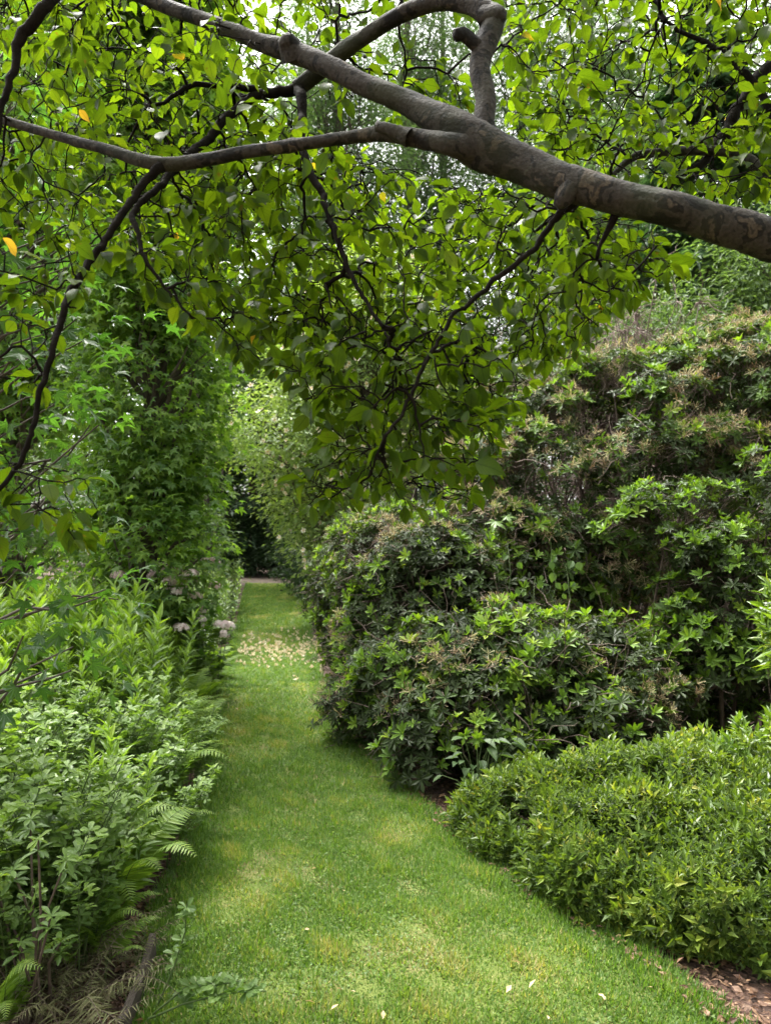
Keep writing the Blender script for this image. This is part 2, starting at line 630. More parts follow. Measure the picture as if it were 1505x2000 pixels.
M['brownstem'] = solidmat("brown_twig", [(.3, (.05, .035, .026)), (.7, (.135, .10, .078))], 14, .8, .3)
M['deadtwig'] = solidmat("grey_dead_twig", [(.3, (.11, .078, .065)), (.7, (.23, .175, .15))], 14, .85, .3)
M['trunk'] = solidmat("tree_bark", [(.3, (.045, .036, .028)), (.7, (.12, .10, .08))], 6, .85, .6, stretch=(1, 1, .25))
M['board'] = solidmat("weathered_board", [(.3, (.035, .028, .022)), (.7, (.075, .06, .048))], 9, .85, .5, stretch=(6, 1, 6))

# ------------------------------------------------------------------ the ground
EL = lambda Y: np.interp(Y, [0, 2.0, 2.55, 3.43, 4.07, 5.6, 7.3, 9.2, 14.1, 21.8, 27], [-.6, -.72, -.77, -.95, -.98, -1.26, -1.57, -1.9, -2.65, -3.96, -4.8])
ER = lambda Y: np.interp(Y, [0, 1.6, 2.3, 2.55, 2.96, 3.48, 4.07, 4.7, 6.15, 7.27, 8.9, 12, 18.5, 27], [2.6, 1.8, 1.22, 1.12, .97, .64, .42, .17, -.26, -.52, -.8, -1.2, -1.9, -2.8])


def ground_mat():
    m, t = newmat("bark_mulch_soil")
    L = t.links.new
    tc = t.nodes.new('ShaderNodeTexCoord')
    vo = t.nodes.new('ShaderNodeTexVoronoi')
    vo.inputs['Scale'].default_value = 38
    nz = t.nodes.new('ShaderNodeTexNoise')
    nz.inputs['Scale'].default_value = 5
    nz.inputs['Detail'].default_value = 8
    L(tc.outputs['Object'], vo.inputs['Vector'])
    L(tc.outputs['Object'], nz.inputs['Vector'])
    c1 = ramp(t, [(0, (.035, .018, .012)), (.5, (.075, .038, .025)), (.8, (.13, .075, .05)), (1, (.2, .14, .1))])
    L(vo.outputs['Color'], c1.inputs[0])
    c2 = ramp(t, [(.35, (.6, .6, .6)), (.65, (1.1, 1.05, 1))])
    L(nz.outputs[0], c2.inputs[0])
    mm = t.nodes.new('ShaderNodeMixRGB')
    mm.blend_type = 'MULTIPLY'
    mm.inputs[0].default_value = 1
    L(c1.outputs[0], mm.inputs[1])
    L(c2.outputs[0], mm.inputs[2])
    pb = t.nodes.new('ShaderNodeBsdfPrincipled')
    pb.inputs['Roughness'].default_value = .9
    L(mm.outputs[0], pb.inputs['Base Color'])
    b = t.nodes.new('ShaderNodeBump')
    b.inputs['Strength'].default_value = .9
    b.inputs['Distance'].default_value = .03
    L(vo.outputs['Distance'], b.inputs['Height'])
    L(b.outputs[0], pb.inputs['Normal'])
    out = t.nodes.new('ShaderNodeOutputMaterial')
    L(pb.outputs[0], out.inputs[0])
    return m


M['soil'] = ground_mat()
M['lawn'] = solidmat("lawn_thatch", [(.3, (.07, .10, .018)), (.5, (.10, .13, .025)), (.62, (.14, .13, .045)), (.8, (.17, .14, .07))], 2.6, .95, .5, 60, 8)
M['dirt'] = solidmat("dirt_path", [(.3, (.04, .028, .018)), (.7, (.08, .058, .04))], 2.0, .95, .4, 30, 8)

b = MB()
S = 260
b.raw([(-S, -S, 0), (S, -S, 0), (S, S, 0), (-S, S, 0)], [(0, 1, 2, 3)])
tag(b.build("ground", [M['soil']]), "brown mulched soil under the borders", "ground", kind="structure")

b = MB()
ys = np.linspace(0, 26.6, 110)
V, Q = [], []
wob = lambda Y, s: smooth_noise(np.array(Y), np.array(Y) * 0, 3.1, s) * .035
for i, Y in enumerate(ys):
    a, c = EL(Y) - .03 + wob(Y, 3), ER(Y) + .05 + wob(Y, 4)
    for k in range(7):
        V.append((a + (c - a) * k / 6, Y, .012))
for i in range(len(ys) - 1):
    for k in range(6):
        q = i * 7 + k
        Q.append((q, q + 1, q + 8, q + 7))
b.raw(V, Q)
tag(b.build("lawn_path", [M['lawn']]), "mown grass path running between the borders", "lawn", kind="structure")

b = MB()
V, Q = [], []
for k in range(61):
    x = -16 + 22 * k / 60
    V += [(x, 25.3 + .3 * math.sin(x * 1.7) + .16 * math.sin(x * 4.3) - .12 * (x + 4) ** 2 * (abs(x + 4) < 2), .018), (x, 29.8 + .3 * math.sin(x * 1.1), .018)]
    if k:
        Q.append((k * 2 - 2, k * 2, k * 2 + 1, k * 2 - 1))
b.raw(V, Q)
tag(b.build("dirt_path", [M['dirt']]), "bare brown earth path crossing the far end of the lawn", "path", kind="structure")

# grass blades -----------------------------------------------------
BL2 = (np.array([(-.5, 0, 0), (.5, 0, 0), (-.42, .55, .05), (.42, .55, .05), (-.06, 1, .28), (.06, 1, .28)], float),
       np.array([(0, 1, 3, 2), (2, 3, 5, 4)]), np.zeros((6, 2)), 2)
BL1 = (np.array([(-.5, 0, 0), (.5, 0, 0), (.12, 1, .2), (-.12, 1, .2)], float), np.array([(0, 1, 2, 3)]), np.zeros((4, 2)), 1)


def blades(y0, y1, dens, h0, wmm, tpl, mbo):
    r = np.random.default_rng(int(y0 * 100))
    area = (y1 - y0) * 3.0
    n = int(area * dens)
    Y = r.uniform(y0, y1, n)
    Xc = (EL(Y) + ER(Y)) / 2
    X = Xc + r.uniform(-1.5, 1.5, n)
    edge = np.minimum(X - EL(Y), ER(Y) - X)
    inside = edge > -.05 - .04 * r.random(n)
    infr = np.abs(X) < Y * .56 + .9
    patch = smooth_noise(X, Y, 2.3, 5) * .6 + smooth_noise(X, Y, 6.0, 6) * .5
    fine = smooth_noise(X, Y, 17, 7)
    dry = np.clip((patch - .2) * 1.3, 0, 1) * np.clip(edge / .25, 0, 1)
    keep = inside & infr & (r.random(n) > dry * .55)
    for (sx, sy, sr) in ((-.1, 2.86, .2), (-.98, 5.75, .3), (-.5, 3.75, .22), (-.35, 2.75, .14)):
        keep &= ~((np.hypot((X - sx) / sr, (Y - sy) / (sr * 1.2)) + .3 * fine < .8) & (r.random(n) < .5))
    X, Y, edge, patch, fine, dry = X[keep], Y[keep], edge[keep], patch[keep], fine[keep], dry[keep]
    n = len(X)
    tall = np.clip(1 - edge / .16, 0, 1)
    h = h0 * (1 + .35 * fine + .9 * tall * r.random(n) - .35 * dry) * r.uniform(.6, 1.35, n)
    h = np.maximum(h, h0 * .35)
    a = r.uniform(0, 6.283, n)
    lean = np.abs(r.normal(1.0, .5, n))
    d = np.stack([np.cos(a) * lean, np.sin(a) * lean, r.uniform(.1, .8, n)], -1)
    upv = np.stack([-np.cos(a), -np.sin(a), np.full(n, .3)], -1)
    for (sx, sy, sr) in ((-.1, 2.86, .2), (-.98, 5.75, .3), (-.5, 3.75, .22), (-.35, 2.75, .14), (.05, 2.6, .16), (-.9, 6.6, .22)):
        dry = np.maximum(dry, np.clip(1.25 - np.hypot((X - sx) / sr, (Y - sy) / (sr * 1.2)) + .6 * fine, 0, 1) * .42)
    tint = np.clip(.36 + .10 * patch + .16 * fine + .34 * dry - .15 * tall + r.normal(0, .17, n) + (r.random(n) < .08) * .35, 0, 1)
    mbo.inst(tpl, np.stack([X, Y, np.full(n, .01)], -1), d, upv, h, tint, wide=wmm / h, jit=.02)


b = MB()
blades(.9, 2.1, 15000, .027, .005, BL2, b)
blades(2.1, 4.2, 26000, .026, .0046, BL2, b)
blades(4.2, 7.0, 14000, .029, .006, BL2, b)
blades(7.0, 12, 8000, .032, .009, BL1, b)
blades(12, 26.6, 3200, .038, .014, BL1, b)
tag(b.build("grass", [M['grass']], smooth=False), "short green lawn grass with worn yellowish patches", "grass", kind="stuff")

# clover and small weeds in the lawn
CLOV = compound([(grid_leaf([(0, .06), (.5, .42), (1, .2)], .1, .1), (0, .05, 0), d_, (0, 0, 1), .95, 1.0) for d_ in ((0, 1, .1), (.9, -.3, .1), (-.9, -.3, .1))])
b = MB()
r = np.random.default_rng(14)
n = 15000
Y = 2.3 + 5.5 * r.random(n) ** 1.4
X = EL(Y) + (ER(Y) - EL(Y)) * r.random(n)
k = (smooth_noise(X, Y, 3.1, 41) + .5 * smooth_noise(X, Y, 9, 42)) > .28
X, Y = X[k], Y[k]
n = len(X)
b.inst(CLOV, np.stack([X, Y, r.uniform(.012, .03, n)], -1), np.stack([r.normal(0, 1, n), r.normal(0, 1, n), r.normal(0, .2, n)], -1),
       np.stack([r.normal(0, .3, n), r.normal(0, .3, n), np.ones(n)], -1), r.uniform(.004, .008, n), np.clip(r.normal(.4, .2, n), 0, 1), jit=.05)
tag(b.build("clover", [M['lance']]), "patches of pale clover and tiny weeds in the lawn", "clover", kind="stuff")

# mulch litter along the borders ------------------------------------
b = MB()
r = np.random.default_rng(2)
n = 6000
Y = 2.2 + 5.3 * r.random(n) ** 1.6
sd_ = r.random(n) < .62
X = np.where(sd_, ER(Y) + r.exponential(.22, n) - .04, EL(Y) - r.exponential(.25, n))
d = np.stack([r.normal(0, 1, n), r.normal(0, 1, n), r.normal(0, .25, n)], -1)
u = np.stack([r.normal(0, .5, n), r.normal(0, .5, n), np.ones(n)], -1)
b.inst(L_FLAT, np.stack([X, Y, r.uniform(.008, .03, n)], -1), d, u, r.uniform(.01, .042, n) , r.uniform(0, .7, n) ** 1.4, wide=r.uniform(.4, 1.2, n), mi=0)
tag(b.build("leaf_litter", [M['dryleaf']]), "brown leaf litter and bark chips on the bare soil", "leaf litter", kind="stuff")


# ------------------------------------------------------------------ shrubs built of leafy pads
def ell_points(ells, n, r, zmin=.03):
    """points on the outside of a union of ellipsoids, with outward normals"""
    P, Nn = [], []
    E = np.array(ells, float)
    w_ = (E[:, 3] * E[:, 4] + E[:, 3] * E[:, 5] + E[:, 4] * E[:, 5])
    w_ = w_ / w_.sum()
    while len(P) < n:
        m = n * 2
        k = r.choice(len(E), m, p=w_)
        d = nrm(r.normal(0, 1, (m, 3)))
        p = E[k, :3] + d * E[k, 3:]
        nn = nrm(d / E[k, 3:])
        ok = p[:, 2] > zmin
        for i in range(len(E)):
            q = (p - E[i, :3]) / E[i, 3:]
            ok &= (np.sum(q * q, 1) > .8) | (k == i)
        for a, c in zip(p[ok], nn[ok]):
            P.append(a)
            Nn.append(c)
    return np.array(P[:n]), np.array(Nn[:n])


WH_OLD = [whorl(L_RHODO, 8, 8, 20, seed=i) for i in range(4)]
WH_NEW = [whorl(L_RHODO, 7, 38, 14, seed=10 + i) for i in range(4)]
SPENT = [whorl(grid_leaf([(0, .015), (.6, .03), (1, .05)], .1, .1), 10, 45, 22, lv=.4, seed=20 + i) for i in range(2)]


def pad_bush(name, label, cat, base, ells, npads, pad_r, wpp, ls, mat, seed, newp=.25, spent=0.0, twigs=2, inner=.4, flat=.5,
             upw=.7, old=WH_OLD, new=WH_NEW, group=None, told=.25, tnew=.75, stem_r=.018, twigmat='brownstem', view=None, tangle=0, gap=None):
    r = np.random.default_rng(seed)
    root = thing(name, label, cat, base, group)
    C, Nn = ell_points(ells, npads, r)
    if view is not None:
        k = np.sum((C - np.array([0, 0, EYE])) * Nn, 1) < view * np.linalg.norm(C, axis=1)
        C, Nn = C[k], Nn[k]
    if gap is not None:
        k = np.array([not any(np.sum(((c - np.array(g[:3])) / np.array(g[3:])) ** 2) < 1 for g in gap) for c in C])
        C, Nn = C[k], Nn[k]
    C = C - Nn * r.uniform(0, .22, len(C))[:, None] * pad_r * 2.0
    fol, spn, tw = MB(), MB(), MB()
    basev = np.array(base, float)
    np_ = len(C)
    ax = nrm(Nn * (1 - upw) + UPV * upw + r.normal(0, .12, (np_, 3)))
    rad = pad_r * r.uniform(.65, 1.3, np_)
    pnew = np.clip(r.normal(newp, newp * .8, np_), 0, .95)
    idx = np.repeat(np.arange(np_), wpp)
    m = len(idx)
    dr = nrm(r.normal(0, 1, (m, 3)) + ax[idx] * .75)
    along = np.sum(dr * ax[idx], 1, keepdims=True)
    flatd = dr - ax[idx] * along * (1 - flat)
    pos = C[idx] + flatd * (rad[idx] * r.uniform(.7, 1.05, m))[:, None]
    wax = nrm(dr * .55 + ax[idx] * .55 + r.normal(0, .2, (m, 3)))
    ok = pos[:, 2] > .02
    pos, wax, idx = pos[ok], wax[ok], idx[ok]
    m = len(idx)
    isnew = r.random(m) < pnew[idx]
    upr = nrm(r.normal(0, 1, (m, 3)))
    var = r.integers(0, 4, m)
    sz = ls * r.uniform(.7, 1.25, m) * r.uniform(.75, 1.2, np_)[idx]
    pt = r.normal(0, .09, np_)
    for v in range(4):
        k = (~isnew) & (var == v)
        fol.inst(old[v % len(old)], pos[k], wax[k], upr[k], sz[k], np.clip(told + pt[idx[k]] + r.normal(0, .07, k.sum()), 0, .6), jit=.06)
        k = isnew & (var == v)
        fol.inst(new[v % len(new)], pos[k] + wax[k] * ls * .35, wax[k], upr[k], sz[k] * 1.1, np.clip(tnew + r.normal(0, .1, k.sum()), .5, 1), jit=.05)
    ni = int(m * inner)
    if ni:
        k = r.integers(0, np_, ni)
        p = C[k] - Nn[k] * (pad_r * r.uniform(.3, 2.2, ni))[:, None] + r.normal(0, pad_r * .6, (ni, 3))
        okk = p[:, 2] > .03
        p, kk = p[okk], k[okk]
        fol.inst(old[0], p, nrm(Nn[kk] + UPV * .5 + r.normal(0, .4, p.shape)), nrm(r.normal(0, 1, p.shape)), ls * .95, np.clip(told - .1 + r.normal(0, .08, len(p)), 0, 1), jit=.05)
    if spent > 0:
        spad = r.random(np_) < spent
        k = np.where((r.random(m) < .6) & spad[idx])[0]
        p = pos[k] + wax[k] * ls * .5
        for q in range(3):
            pp = p + r.normal(0, ls * .4, p.shape)
            spn.inst(SPENT[q % 2], pp, wax[k] + r.normal(0, .3, p.shape), nrm(r.normal(0, 1, p.shape)), ls * .75, r.uniform(.15, 1, len(k)), jit=.15)
    # main stems from the base to each pad, twigs from the pad to its whorls
    inn = C - Nn * (pad_r * 1.1)[..., None] if np.ndim(pad_r) else C - Nn * pad_r * 1.1
    inn[:, 2] = np.maximum(inn[:, 2], .05)
    sk = r.random(np_) < .4
    b0 = np.stack([basev[0] + r.normal(0, .12, np_) + (C[:, 0] - basev[0]) * .35, basev[1] + r.normal(0, .12, np_) + (C[:, 1] - basev[1]) * .35, np.zeros(np_)], -1)
    t_ = np.linspace(0, 1, 5)[None, :, None]
    P = b0[:, None] * (1 - t_) + inn[:, None] * t_
    P[:, 1:4] += r.normal(0, .13, (np_, 3, 3)) * pad_r * 3
    P[:, 1:4, 2] += (np.array([.1, .16, .1]) * pad_r * 2)[None]
    P[:, :, 2] = np.maximum(P[:, :, 2], .0)
    tw.tubes(P[sk], (np.linspace(stem_r, stem_r * .45, 5)[None] * r.uniform(.7, 1.2, (np_, 1)))[sk], 5)
    if twigs:
        kk = np.where(r.random(m) < min(1, twigs / 2))[0]
        st = inn[idx[kk]] + r.normal(0, pad_r * .25, (len(kk), 3))
        en = pos[kk]
        t_ = np.linspace(0, 1, 4)[None, :, None]
        P = st[:, None] * (1 - t_) + en[:, None] * t_
        P[:, 1:3] += r.normal(0, pad_r * .14, (len(kk), 2, 3))
        tw.tubes(P, np.broadcast_to(np.linspace(.0045, .0018, 4), (len(kk), 4)), 4)
    if tangle:
        k = r.integers(0, np_, tangle)
        st = C[k] - Nn[k] * pad_r * r.uniform(.0, .9, tangle)[:, None] + r.normal(0, pad_r * .5, (tangle, 3))
        d = nrm(r.normal(0, 1, (tangle, 3)) + Nn[k] * .4)
        P = st[:, None] + d[:, None] * np.linspace(0, 1, 5)[None, :, None] * r.uniform(.15, .4, (tangle, 1, 1))
        P[:, 1:] += np.cumsum(r.normal(0, .03, (tangle, 4, 3)), 1)
        P[:, :, 2] = np.maximum(P[:, :, 2], .02)
        tw.tubes(P, np.broadcast_to(np.linspace(.004, .0015, 5), (tangle, 5)), 4)
    fol.build("foliage", [M[mat]], root)
    tw.build("branches", [M[twigmat]], root, smooth=True)
    if spent > 0 and spn.n:
        spn.build("spent_flowers", [M['spent']], root)
    return root


RH = "rhododendron"
# low bulging shrub beside the path
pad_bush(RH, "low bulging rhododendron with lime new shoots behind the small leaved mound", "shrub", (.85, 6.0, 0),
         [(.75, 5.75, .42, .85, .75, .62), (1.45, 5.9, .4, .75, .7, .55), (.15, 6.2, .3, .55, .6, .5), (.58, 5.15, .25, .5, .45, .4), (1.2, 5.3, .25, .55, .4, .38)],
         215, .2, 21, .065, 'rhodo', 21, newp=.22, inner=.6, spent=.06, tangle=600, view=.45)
# wall of foliage along the path
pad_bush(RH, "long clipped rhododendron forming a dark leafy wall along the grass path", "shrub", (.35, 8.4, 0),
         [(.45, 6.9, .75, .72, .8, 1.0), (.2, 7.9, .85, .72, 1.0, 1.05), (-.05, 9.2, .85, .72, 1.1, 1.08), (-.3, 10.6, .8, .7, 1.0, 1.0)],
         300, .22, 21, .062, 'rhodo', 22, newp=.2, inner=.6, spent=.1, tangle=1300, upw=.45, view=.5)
# tall old shrub with spent flower heads
pad_bush(RH, "tall old rhododendron topped with tan spent flower heads and dead twigs", "shrub", (2.6, 8.6, 0),
         [(1.5, 8.2, 1.6, 1.3, 1.1, 1.15), (2.6, 8.3, 2.2, 1.4, 1.2, 1.35), (3.9, 8.6, 2.45, 1.4, 1.3, 1.5), (1.9, 8.9, 2.6, 1.0, 1.0, 1.0), (1.25, 7.9, .9, 1.0, .9, .9)],
         480, .26, 21, .08, 'rhodo', 23, newp=.2, spent=.42, tangle=1700, view=.4, told=.44, twigmat='deadtwig', inner=.7)
# bright young shrub on the far side of the dark hollow
pad_bush(RH, "leafy rhododendron with many fresh green whorls beside the dark hollow", "shrub", (2.5, 6.3, 0),
         [(2.5, 6.5, 1.75, .5, .4, .28), (2.75, 6.15, 1.25, .5, .4, .42), (2.55, 6.05, .8, .42, .4, .3), (3.2, 6.2, 1.95, .5, .5, .35), (2.5, 6.3, .3, .4, .4, .33), (3.05, 5.9, .6, .5, .5, .5)],
         160, .19, 19, .065, 'rhodo', 24, inner=.6, newp=.55, spent=.0, tangle=200, view=.45, tnew=.66)
# shrub filling the back of the hollow
pad_bush(RH, "deep shaded rhododendron filling the gap between the bulging and tall shrubs", "shrub", (1.4, 7.3, 0),
         [(1.1, 7.2, .7, .7, .6, .8)],
         55, .24, 15, .075, 'rhodo', 25, inner=.6, newp=.15, tangle=320, view=.45)

# dead twiggy bush at the top of the tall shrub
r = np.random.default_rng(31)
dr = thing("dead_shrub", "leafless tangle of grey dead twigs above the tall rhododendron", "dead shrub", (2.35, 9.6, 0))
b = MB()
n = 46
st = np.stack([r.normal(2.35, .12, n), r.normal(9.6, .12, n), np.zeros(n)], -1)
en = np.stack([r.normal(2.75, .62, n), r.normal(9.3, .35, n), r.uniform(3.1, 4.75, n)], -1)
t_ = np.linspace(0, 1, 7)[None, :, None]
P = st[:, None] * (1 - t_) + en[:, None] * t_ + np.concatenate([np.zeros((n, 1, 3)), r.normal(0, .09, (n, 6, 3))], 1)
b.tubes(P, np.broadcast_to(np.linspace(.02, .006, 7), (n, 7)), 5)
b.build("branches", [M['brownstem']], dr, smooth=True)
b = MB()
n2 = 1500
k = r.integers(0, n, n2)
s_ = P[k, r.integers(3, 7, n2)]
d = nrm(r.normal(0, 1, (n2, 3)) + np.array([0, -.2, -.3]))
PP = s_[:, None] + d[:, None] * np.linspace(0, 1, 6)[None, :, None] * r.uniform(.2, .6, (n2, 1, 1))
PP[:, 1:] += np.cumsum(r.normal(0, .035, (n2, 5, 3)) + np.array([0, 0, -.018]), 1)
b.tubes(PP, np.broadcast_to(np.linspace(.006, .002, 6), (n2, 6)), 4)
b.build("dead_twigs", [M['deadtwig']], dr, smooth=True)

# azalea mound ------------------------------------------------------
SH_AZ = [shoot(L_SMALL, 10, 1.0, .46, 15, 55, .75, wd=1.0, seed=40 + i) for i in range(4)]


def mound(name, label, cat, base, ells, n, sl, mat, seed, shoots, view=.5, tint=.44, tsd=.2, inner=1.2, twigmat='brownstem', upw=.6, stray=.06, bare=9):
    r = np.random.default_rng(seed)
    root = thing(name, label, cat, base)
    P, Nn = ell_points(ells, n, r, .02)
    k = np.sum((P - np.array([0, 0, EYE])) * Nn, 1) < view * np.linalg.norm(P, axis=1)
    P, Nn = P[k], Nn[k]
    k = smooth_noise(P[:, 0] + P[:, 2], P[:, 1] - P[:, 2], 13, seed + 5) + r.normal(0, .15, len(P)) < bare
    P, Nn = P[k], Nn[k]
    m = len(P)
    bump = smooth_noise(P[:, 0] + P[:, 2] * .7, P[:, 1], 8, seed) * .05 + smooth_noise(P[:, 0], P[:, 1] + P[:, 2], 22, seed + 1) * .025
    P = P + Nn * bump[:, None]
    d = nrm(Nn * .7 + UPV * upw + r.normal(0, .42, (m, 3)))
    fol, tw = MB(), MB()
    l = sl * r.uniform(.6, 1.3, m) * np.where(r.random(m) < stray, 1.7, 1)
    pos = P - d * (l * .75)[:, None]
    pos[:, 2] = np.maximum(pos[:, 2], .01)
    tt = np.clip(tint + bump * 2.2 + r.normal(0, tsd, m), 0, 1)
    v = r.integers(0, len(shoots), m)
    for q in range(len(shoots)):
        kk = v == q
        fol.inst(shoots[q], pos[kk], d[kk], nrm(r.normal(0, 1, (kk.sum(), 3))), l[kk], tt[kk], jit=.09)
    ni = int(m * inner)
    kk = r.integers(0, m, ni)
    p = P[kk] - Nn[kk] * r.uniform(.07, .26, ni)[:, None]
    p[:, 2] = np.maximum(p[:, 2], .02)
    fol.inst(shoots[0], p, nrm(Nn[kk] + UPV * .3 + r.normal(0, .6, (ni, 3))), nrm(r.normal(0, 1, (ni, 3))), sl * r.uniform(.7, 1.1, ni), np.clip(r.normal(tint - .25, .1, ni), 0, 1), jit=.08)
    ns = min(m, 1400)
    kk = r.choice(m, ns, replace=False)
    b0 = np.stack([P[kk, 0] * .75 + base[0] * .25, P[kk, 1] * .75 + base[1] * .25, P[kk, 2] * .15], -1)
    t_ = np.linspace(0, 1, 4)[None, :, None]
    PT = b0[:, None] * (1 - t_) + pos[kk][:, None] * t_
    PT[:, 1:3] += r.normal(0, .025, (ns, 2, 3))
    tw.tubes(PT, np.broadcast_to(np.linspace(.004, .0018, 4), (ns, 4)), 4)
    fol.build("foliage", [M[mat]], root)
    tw.build("branches", [M[twigmat]], root, smooth=True)
    return root


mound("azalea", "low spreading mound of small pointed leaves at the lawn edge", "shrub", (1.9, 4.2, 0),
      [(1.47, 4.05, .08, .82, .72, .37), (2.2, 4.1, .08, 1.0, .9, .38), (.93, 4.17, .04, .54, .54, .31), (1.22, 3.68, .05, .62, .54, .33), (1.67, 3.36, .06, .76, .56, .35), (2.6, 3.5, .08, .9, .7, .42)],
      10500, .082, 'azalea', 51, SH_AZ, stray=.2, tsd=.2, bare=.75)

# pieris at the right hand edge ---------------------------------------
SH_PI = [shoot(L_LANCE, 14, 1.0, .6, 10, 60, .8, wd=1.45, seed=60 + i) for i in range(3)]
mound("pieris", "glossy yellow green evergreen shrub with long leaves standing beside the small leaved mound", "shrub", (2.45, 4.0, 0),
      [(2.52, 3.95, 1.15, .5, .5, .42), (2.75, 3.9, .9, .5, .5, .5)],
      430, .14, 'pieris', 52, SH_PI, tint=.5, view=.6, upw=.9)
mound("pieris", "young yellow green shrub with upright shoots growing out of the small leaved mound", "shrub", (2.0, 4.35, 0),
      [(2.2, 4.3, .24, .45, .35, .34)],
      170, .14, 'pieris', 53, SH_PI, tint=.55, view=.8, upw=1.1)

# broad leaved weed at the foot of the bulging shrub
r = np.random.default_rng(61)
wd_ = thing("broadleaf_plant", "broad pale leaved plant tucked under the bulging rhododendron by the lawn", "plant", (.55, 4.62, 0))
b = MB()
n = 34
a = r.uniform(0, 6.283, n)
hh = r.uniform(.12, .42, n)
rr = r.uniform(.03, .26, n)
pos = np.stack([.55 + np.cos(a) * rr, 4.62 + np.sin(a) * rr * .7, hh], -1)
for q in range(4):
    k = np.arange(n) % 4 == q
    b.inst(L_OVATE[q], pos[k], np.stack([np.cos(a[k]), np.sin(a[k]) - .3, r.uniform(-.5, .3, k.sum())], -1), np.tile(UPV, (k.sum(), 1)), r.uniform(.06, .11, k.sum()), r.uniform(.05, .45, k.sum()))
b.build("foliage", [M['grey']], wd_)
b = MB()
st = np.tile(np.array([.55, 4.62, 0]), (n, 1)) + r.normal(0, .03, (n, 3)) * np.array([1, 1, 0])
t_ = np.linspace(0, 1, 4)[None, :, None]
P = st[:, None] * (1 - t_) + pos[:, None] * t_
P[:, 1:3, 2] += .04
b.tubes(P, np.broadcast_to(np.linspace(.004, .002, 4), (n, 4)), 5)
b.build("stems", [M['stem']], wd_, smooth=True)

# climbing vine in front of the hollow
vn = thing("climbing_vine", "thin vine with scattered heart shaped leaves hanging in the dark hollow", "vine", (1.35, 6.35, 0))
b, b2 = MB(), MB()
r = np.random.default_rng(63)
tops = [(1075, 1060, 6.5), (1110, 1090, 6.5), (990, 1060, 6.3), (1045, 1130, 6.5)]
bots = [(1080, 1215, 6.3), (1105, 1230, 6.3), (1000, 1210, 6.0), (1040, 1240, 6.2)]
for tp, bt in zip(tops, bots):
    A, B_ = at(*tp), at(*bt)
    t_ = np.linspace(0, 1, 8)[:, None]
    P = A * (1 - t_) + B_ * t_ + np.concatenate([np.zeros((1, 3)), r.normal(0, .015, (7, 3))])
    base = np.array([[B_[0] + .05, B_[1] + .1, 0]])
    P = np.concatenate([P, base])
    b2.tubes(P[None], np.full((1, 9), .0028), 4)
    for q in range(6):
        p = P[r.integers(0, 8)] + r.normal(0, .05, 3) + np.array([0, -.05, 0])
        b.inst(L_OVATE[q % 4], p[None], np.array([[r.normal(0, .6), -.3, -.8]]), np.array([[r.normal(0, .3), -1, .5]]), np.array([r.uniform(.045, .085)]), np.array([r.uniform(0, .35)]), wide=1.4)
for px, py, sc in ((968, 1018, .16), (988, 1008, .12)):
    p = at(px, py, 6.15)
    b.inst(STARS[1], p[None], np.array([[.3 * (1 if px > 970 else -1), -.5, -.5]]), np.array([[0, -.6, .8]]), np.array([sc * .6]), np.array([.5]), wide=1.25)
    b2.tubes(np.array([[p, p + np.array([.01, .12, -.12]), p + np.array([.03, .2, -.9])]]), np.full((1, 3), .0025), 4)
b.build("foliage", [M['baptisia']], vn)
b2.build("stems", [M['stem']], vn, smooth=True)


# ------------------------------------------------------------------ left border
def scatter(y0, y1, left, right, gap, r):
    """jittered plant positions between the x limits left(Y), right(Y)"""
    out = []
    Y = y0
    row = 0
    while Y < y1:
        x = right(Y) - r.uniform(0, gap * .5) - (row % 2) * gap * .5
        while x > left(Y):
            out.append((x + r.normal(0, gap * .13), Y + r.normal(0, gap * .2)))
            x -= gap
        Y += gap * .86
        row += 1
    return out


FRAME = lambda Y: -(.502 * Y + .8)
# tall perennials with narrow leaves
ST_G = [shoot(L_LANCE, 46, 1.0, .15, 0, 62, .75, wd=1.35, seed=70 + i, start=.25) for i in range(3)]


def perennial(seed, nst, h, mat, shoots, spread, tint=.45, toptint=.35):
    r = np.random.default_rng(seed)
    f, s = MB(), MB()
    for i in range(nst):
        a, q = r.uniform(0, 6.283), r.uniform(0, spread)
        p = np.array([math.cos(a) * q, math.sin(a) * q, 0])
        d = np.array([math.cos(a) * q * .6 + r.normal(0, .06), math.sin(a) * q * .6 + r.normal(0, .06), 1.0])
        hh = h * r.uniform(.78, 1.1)
        tp = shoots[i % len(shoots)]
        n0 = f.n
        f.inst(tp, p[None], d[None], np.array([[1.0, .1, 0]]), np.array([hh]), np.array([tint]), jit=.08, rng=r)
        # young leaves at the tip are lighter
        nl = len(f.T[-1])
        f.T[-1] = np.clip(f.T[-1] + toptint * (np.linspace(0, 1, nl) ** 3), 0, 1)
        e = p + nrm(d) * hh
        P = np.stack([p * (1 - t) + e * t for t in np.linspace(0, 1, 4)])
        s.tubes(P[None], np.linspace(.0045, .002, 4)[None], 5)
    return f.mesh("foliage", [M[mat]]), s.mesh("stems", [M['stem']], True)


def proto(name, label, cat, group, meshes):
    root = thing(name, label, cat, (0, 0, 0), group)
    for me, nm in zip(meshes, ("foliage", "stems", "flower_heads")):
        put(me, nm, root)
    return root


used = set()


def place(pr, x, y, rz, sc, label=None, z=0, tilt=0):
    if pr.name not in used:
        used.add(pr.name)
        pr.location = (x, y, z)
        pr.rotation_euler = (0, 0, rz)
        pr.scale = (sc, sc, sc)
        if label:
            pr['label'] = label
        return pr
    return dup(pr, (x, y, z), rz, sc, label)


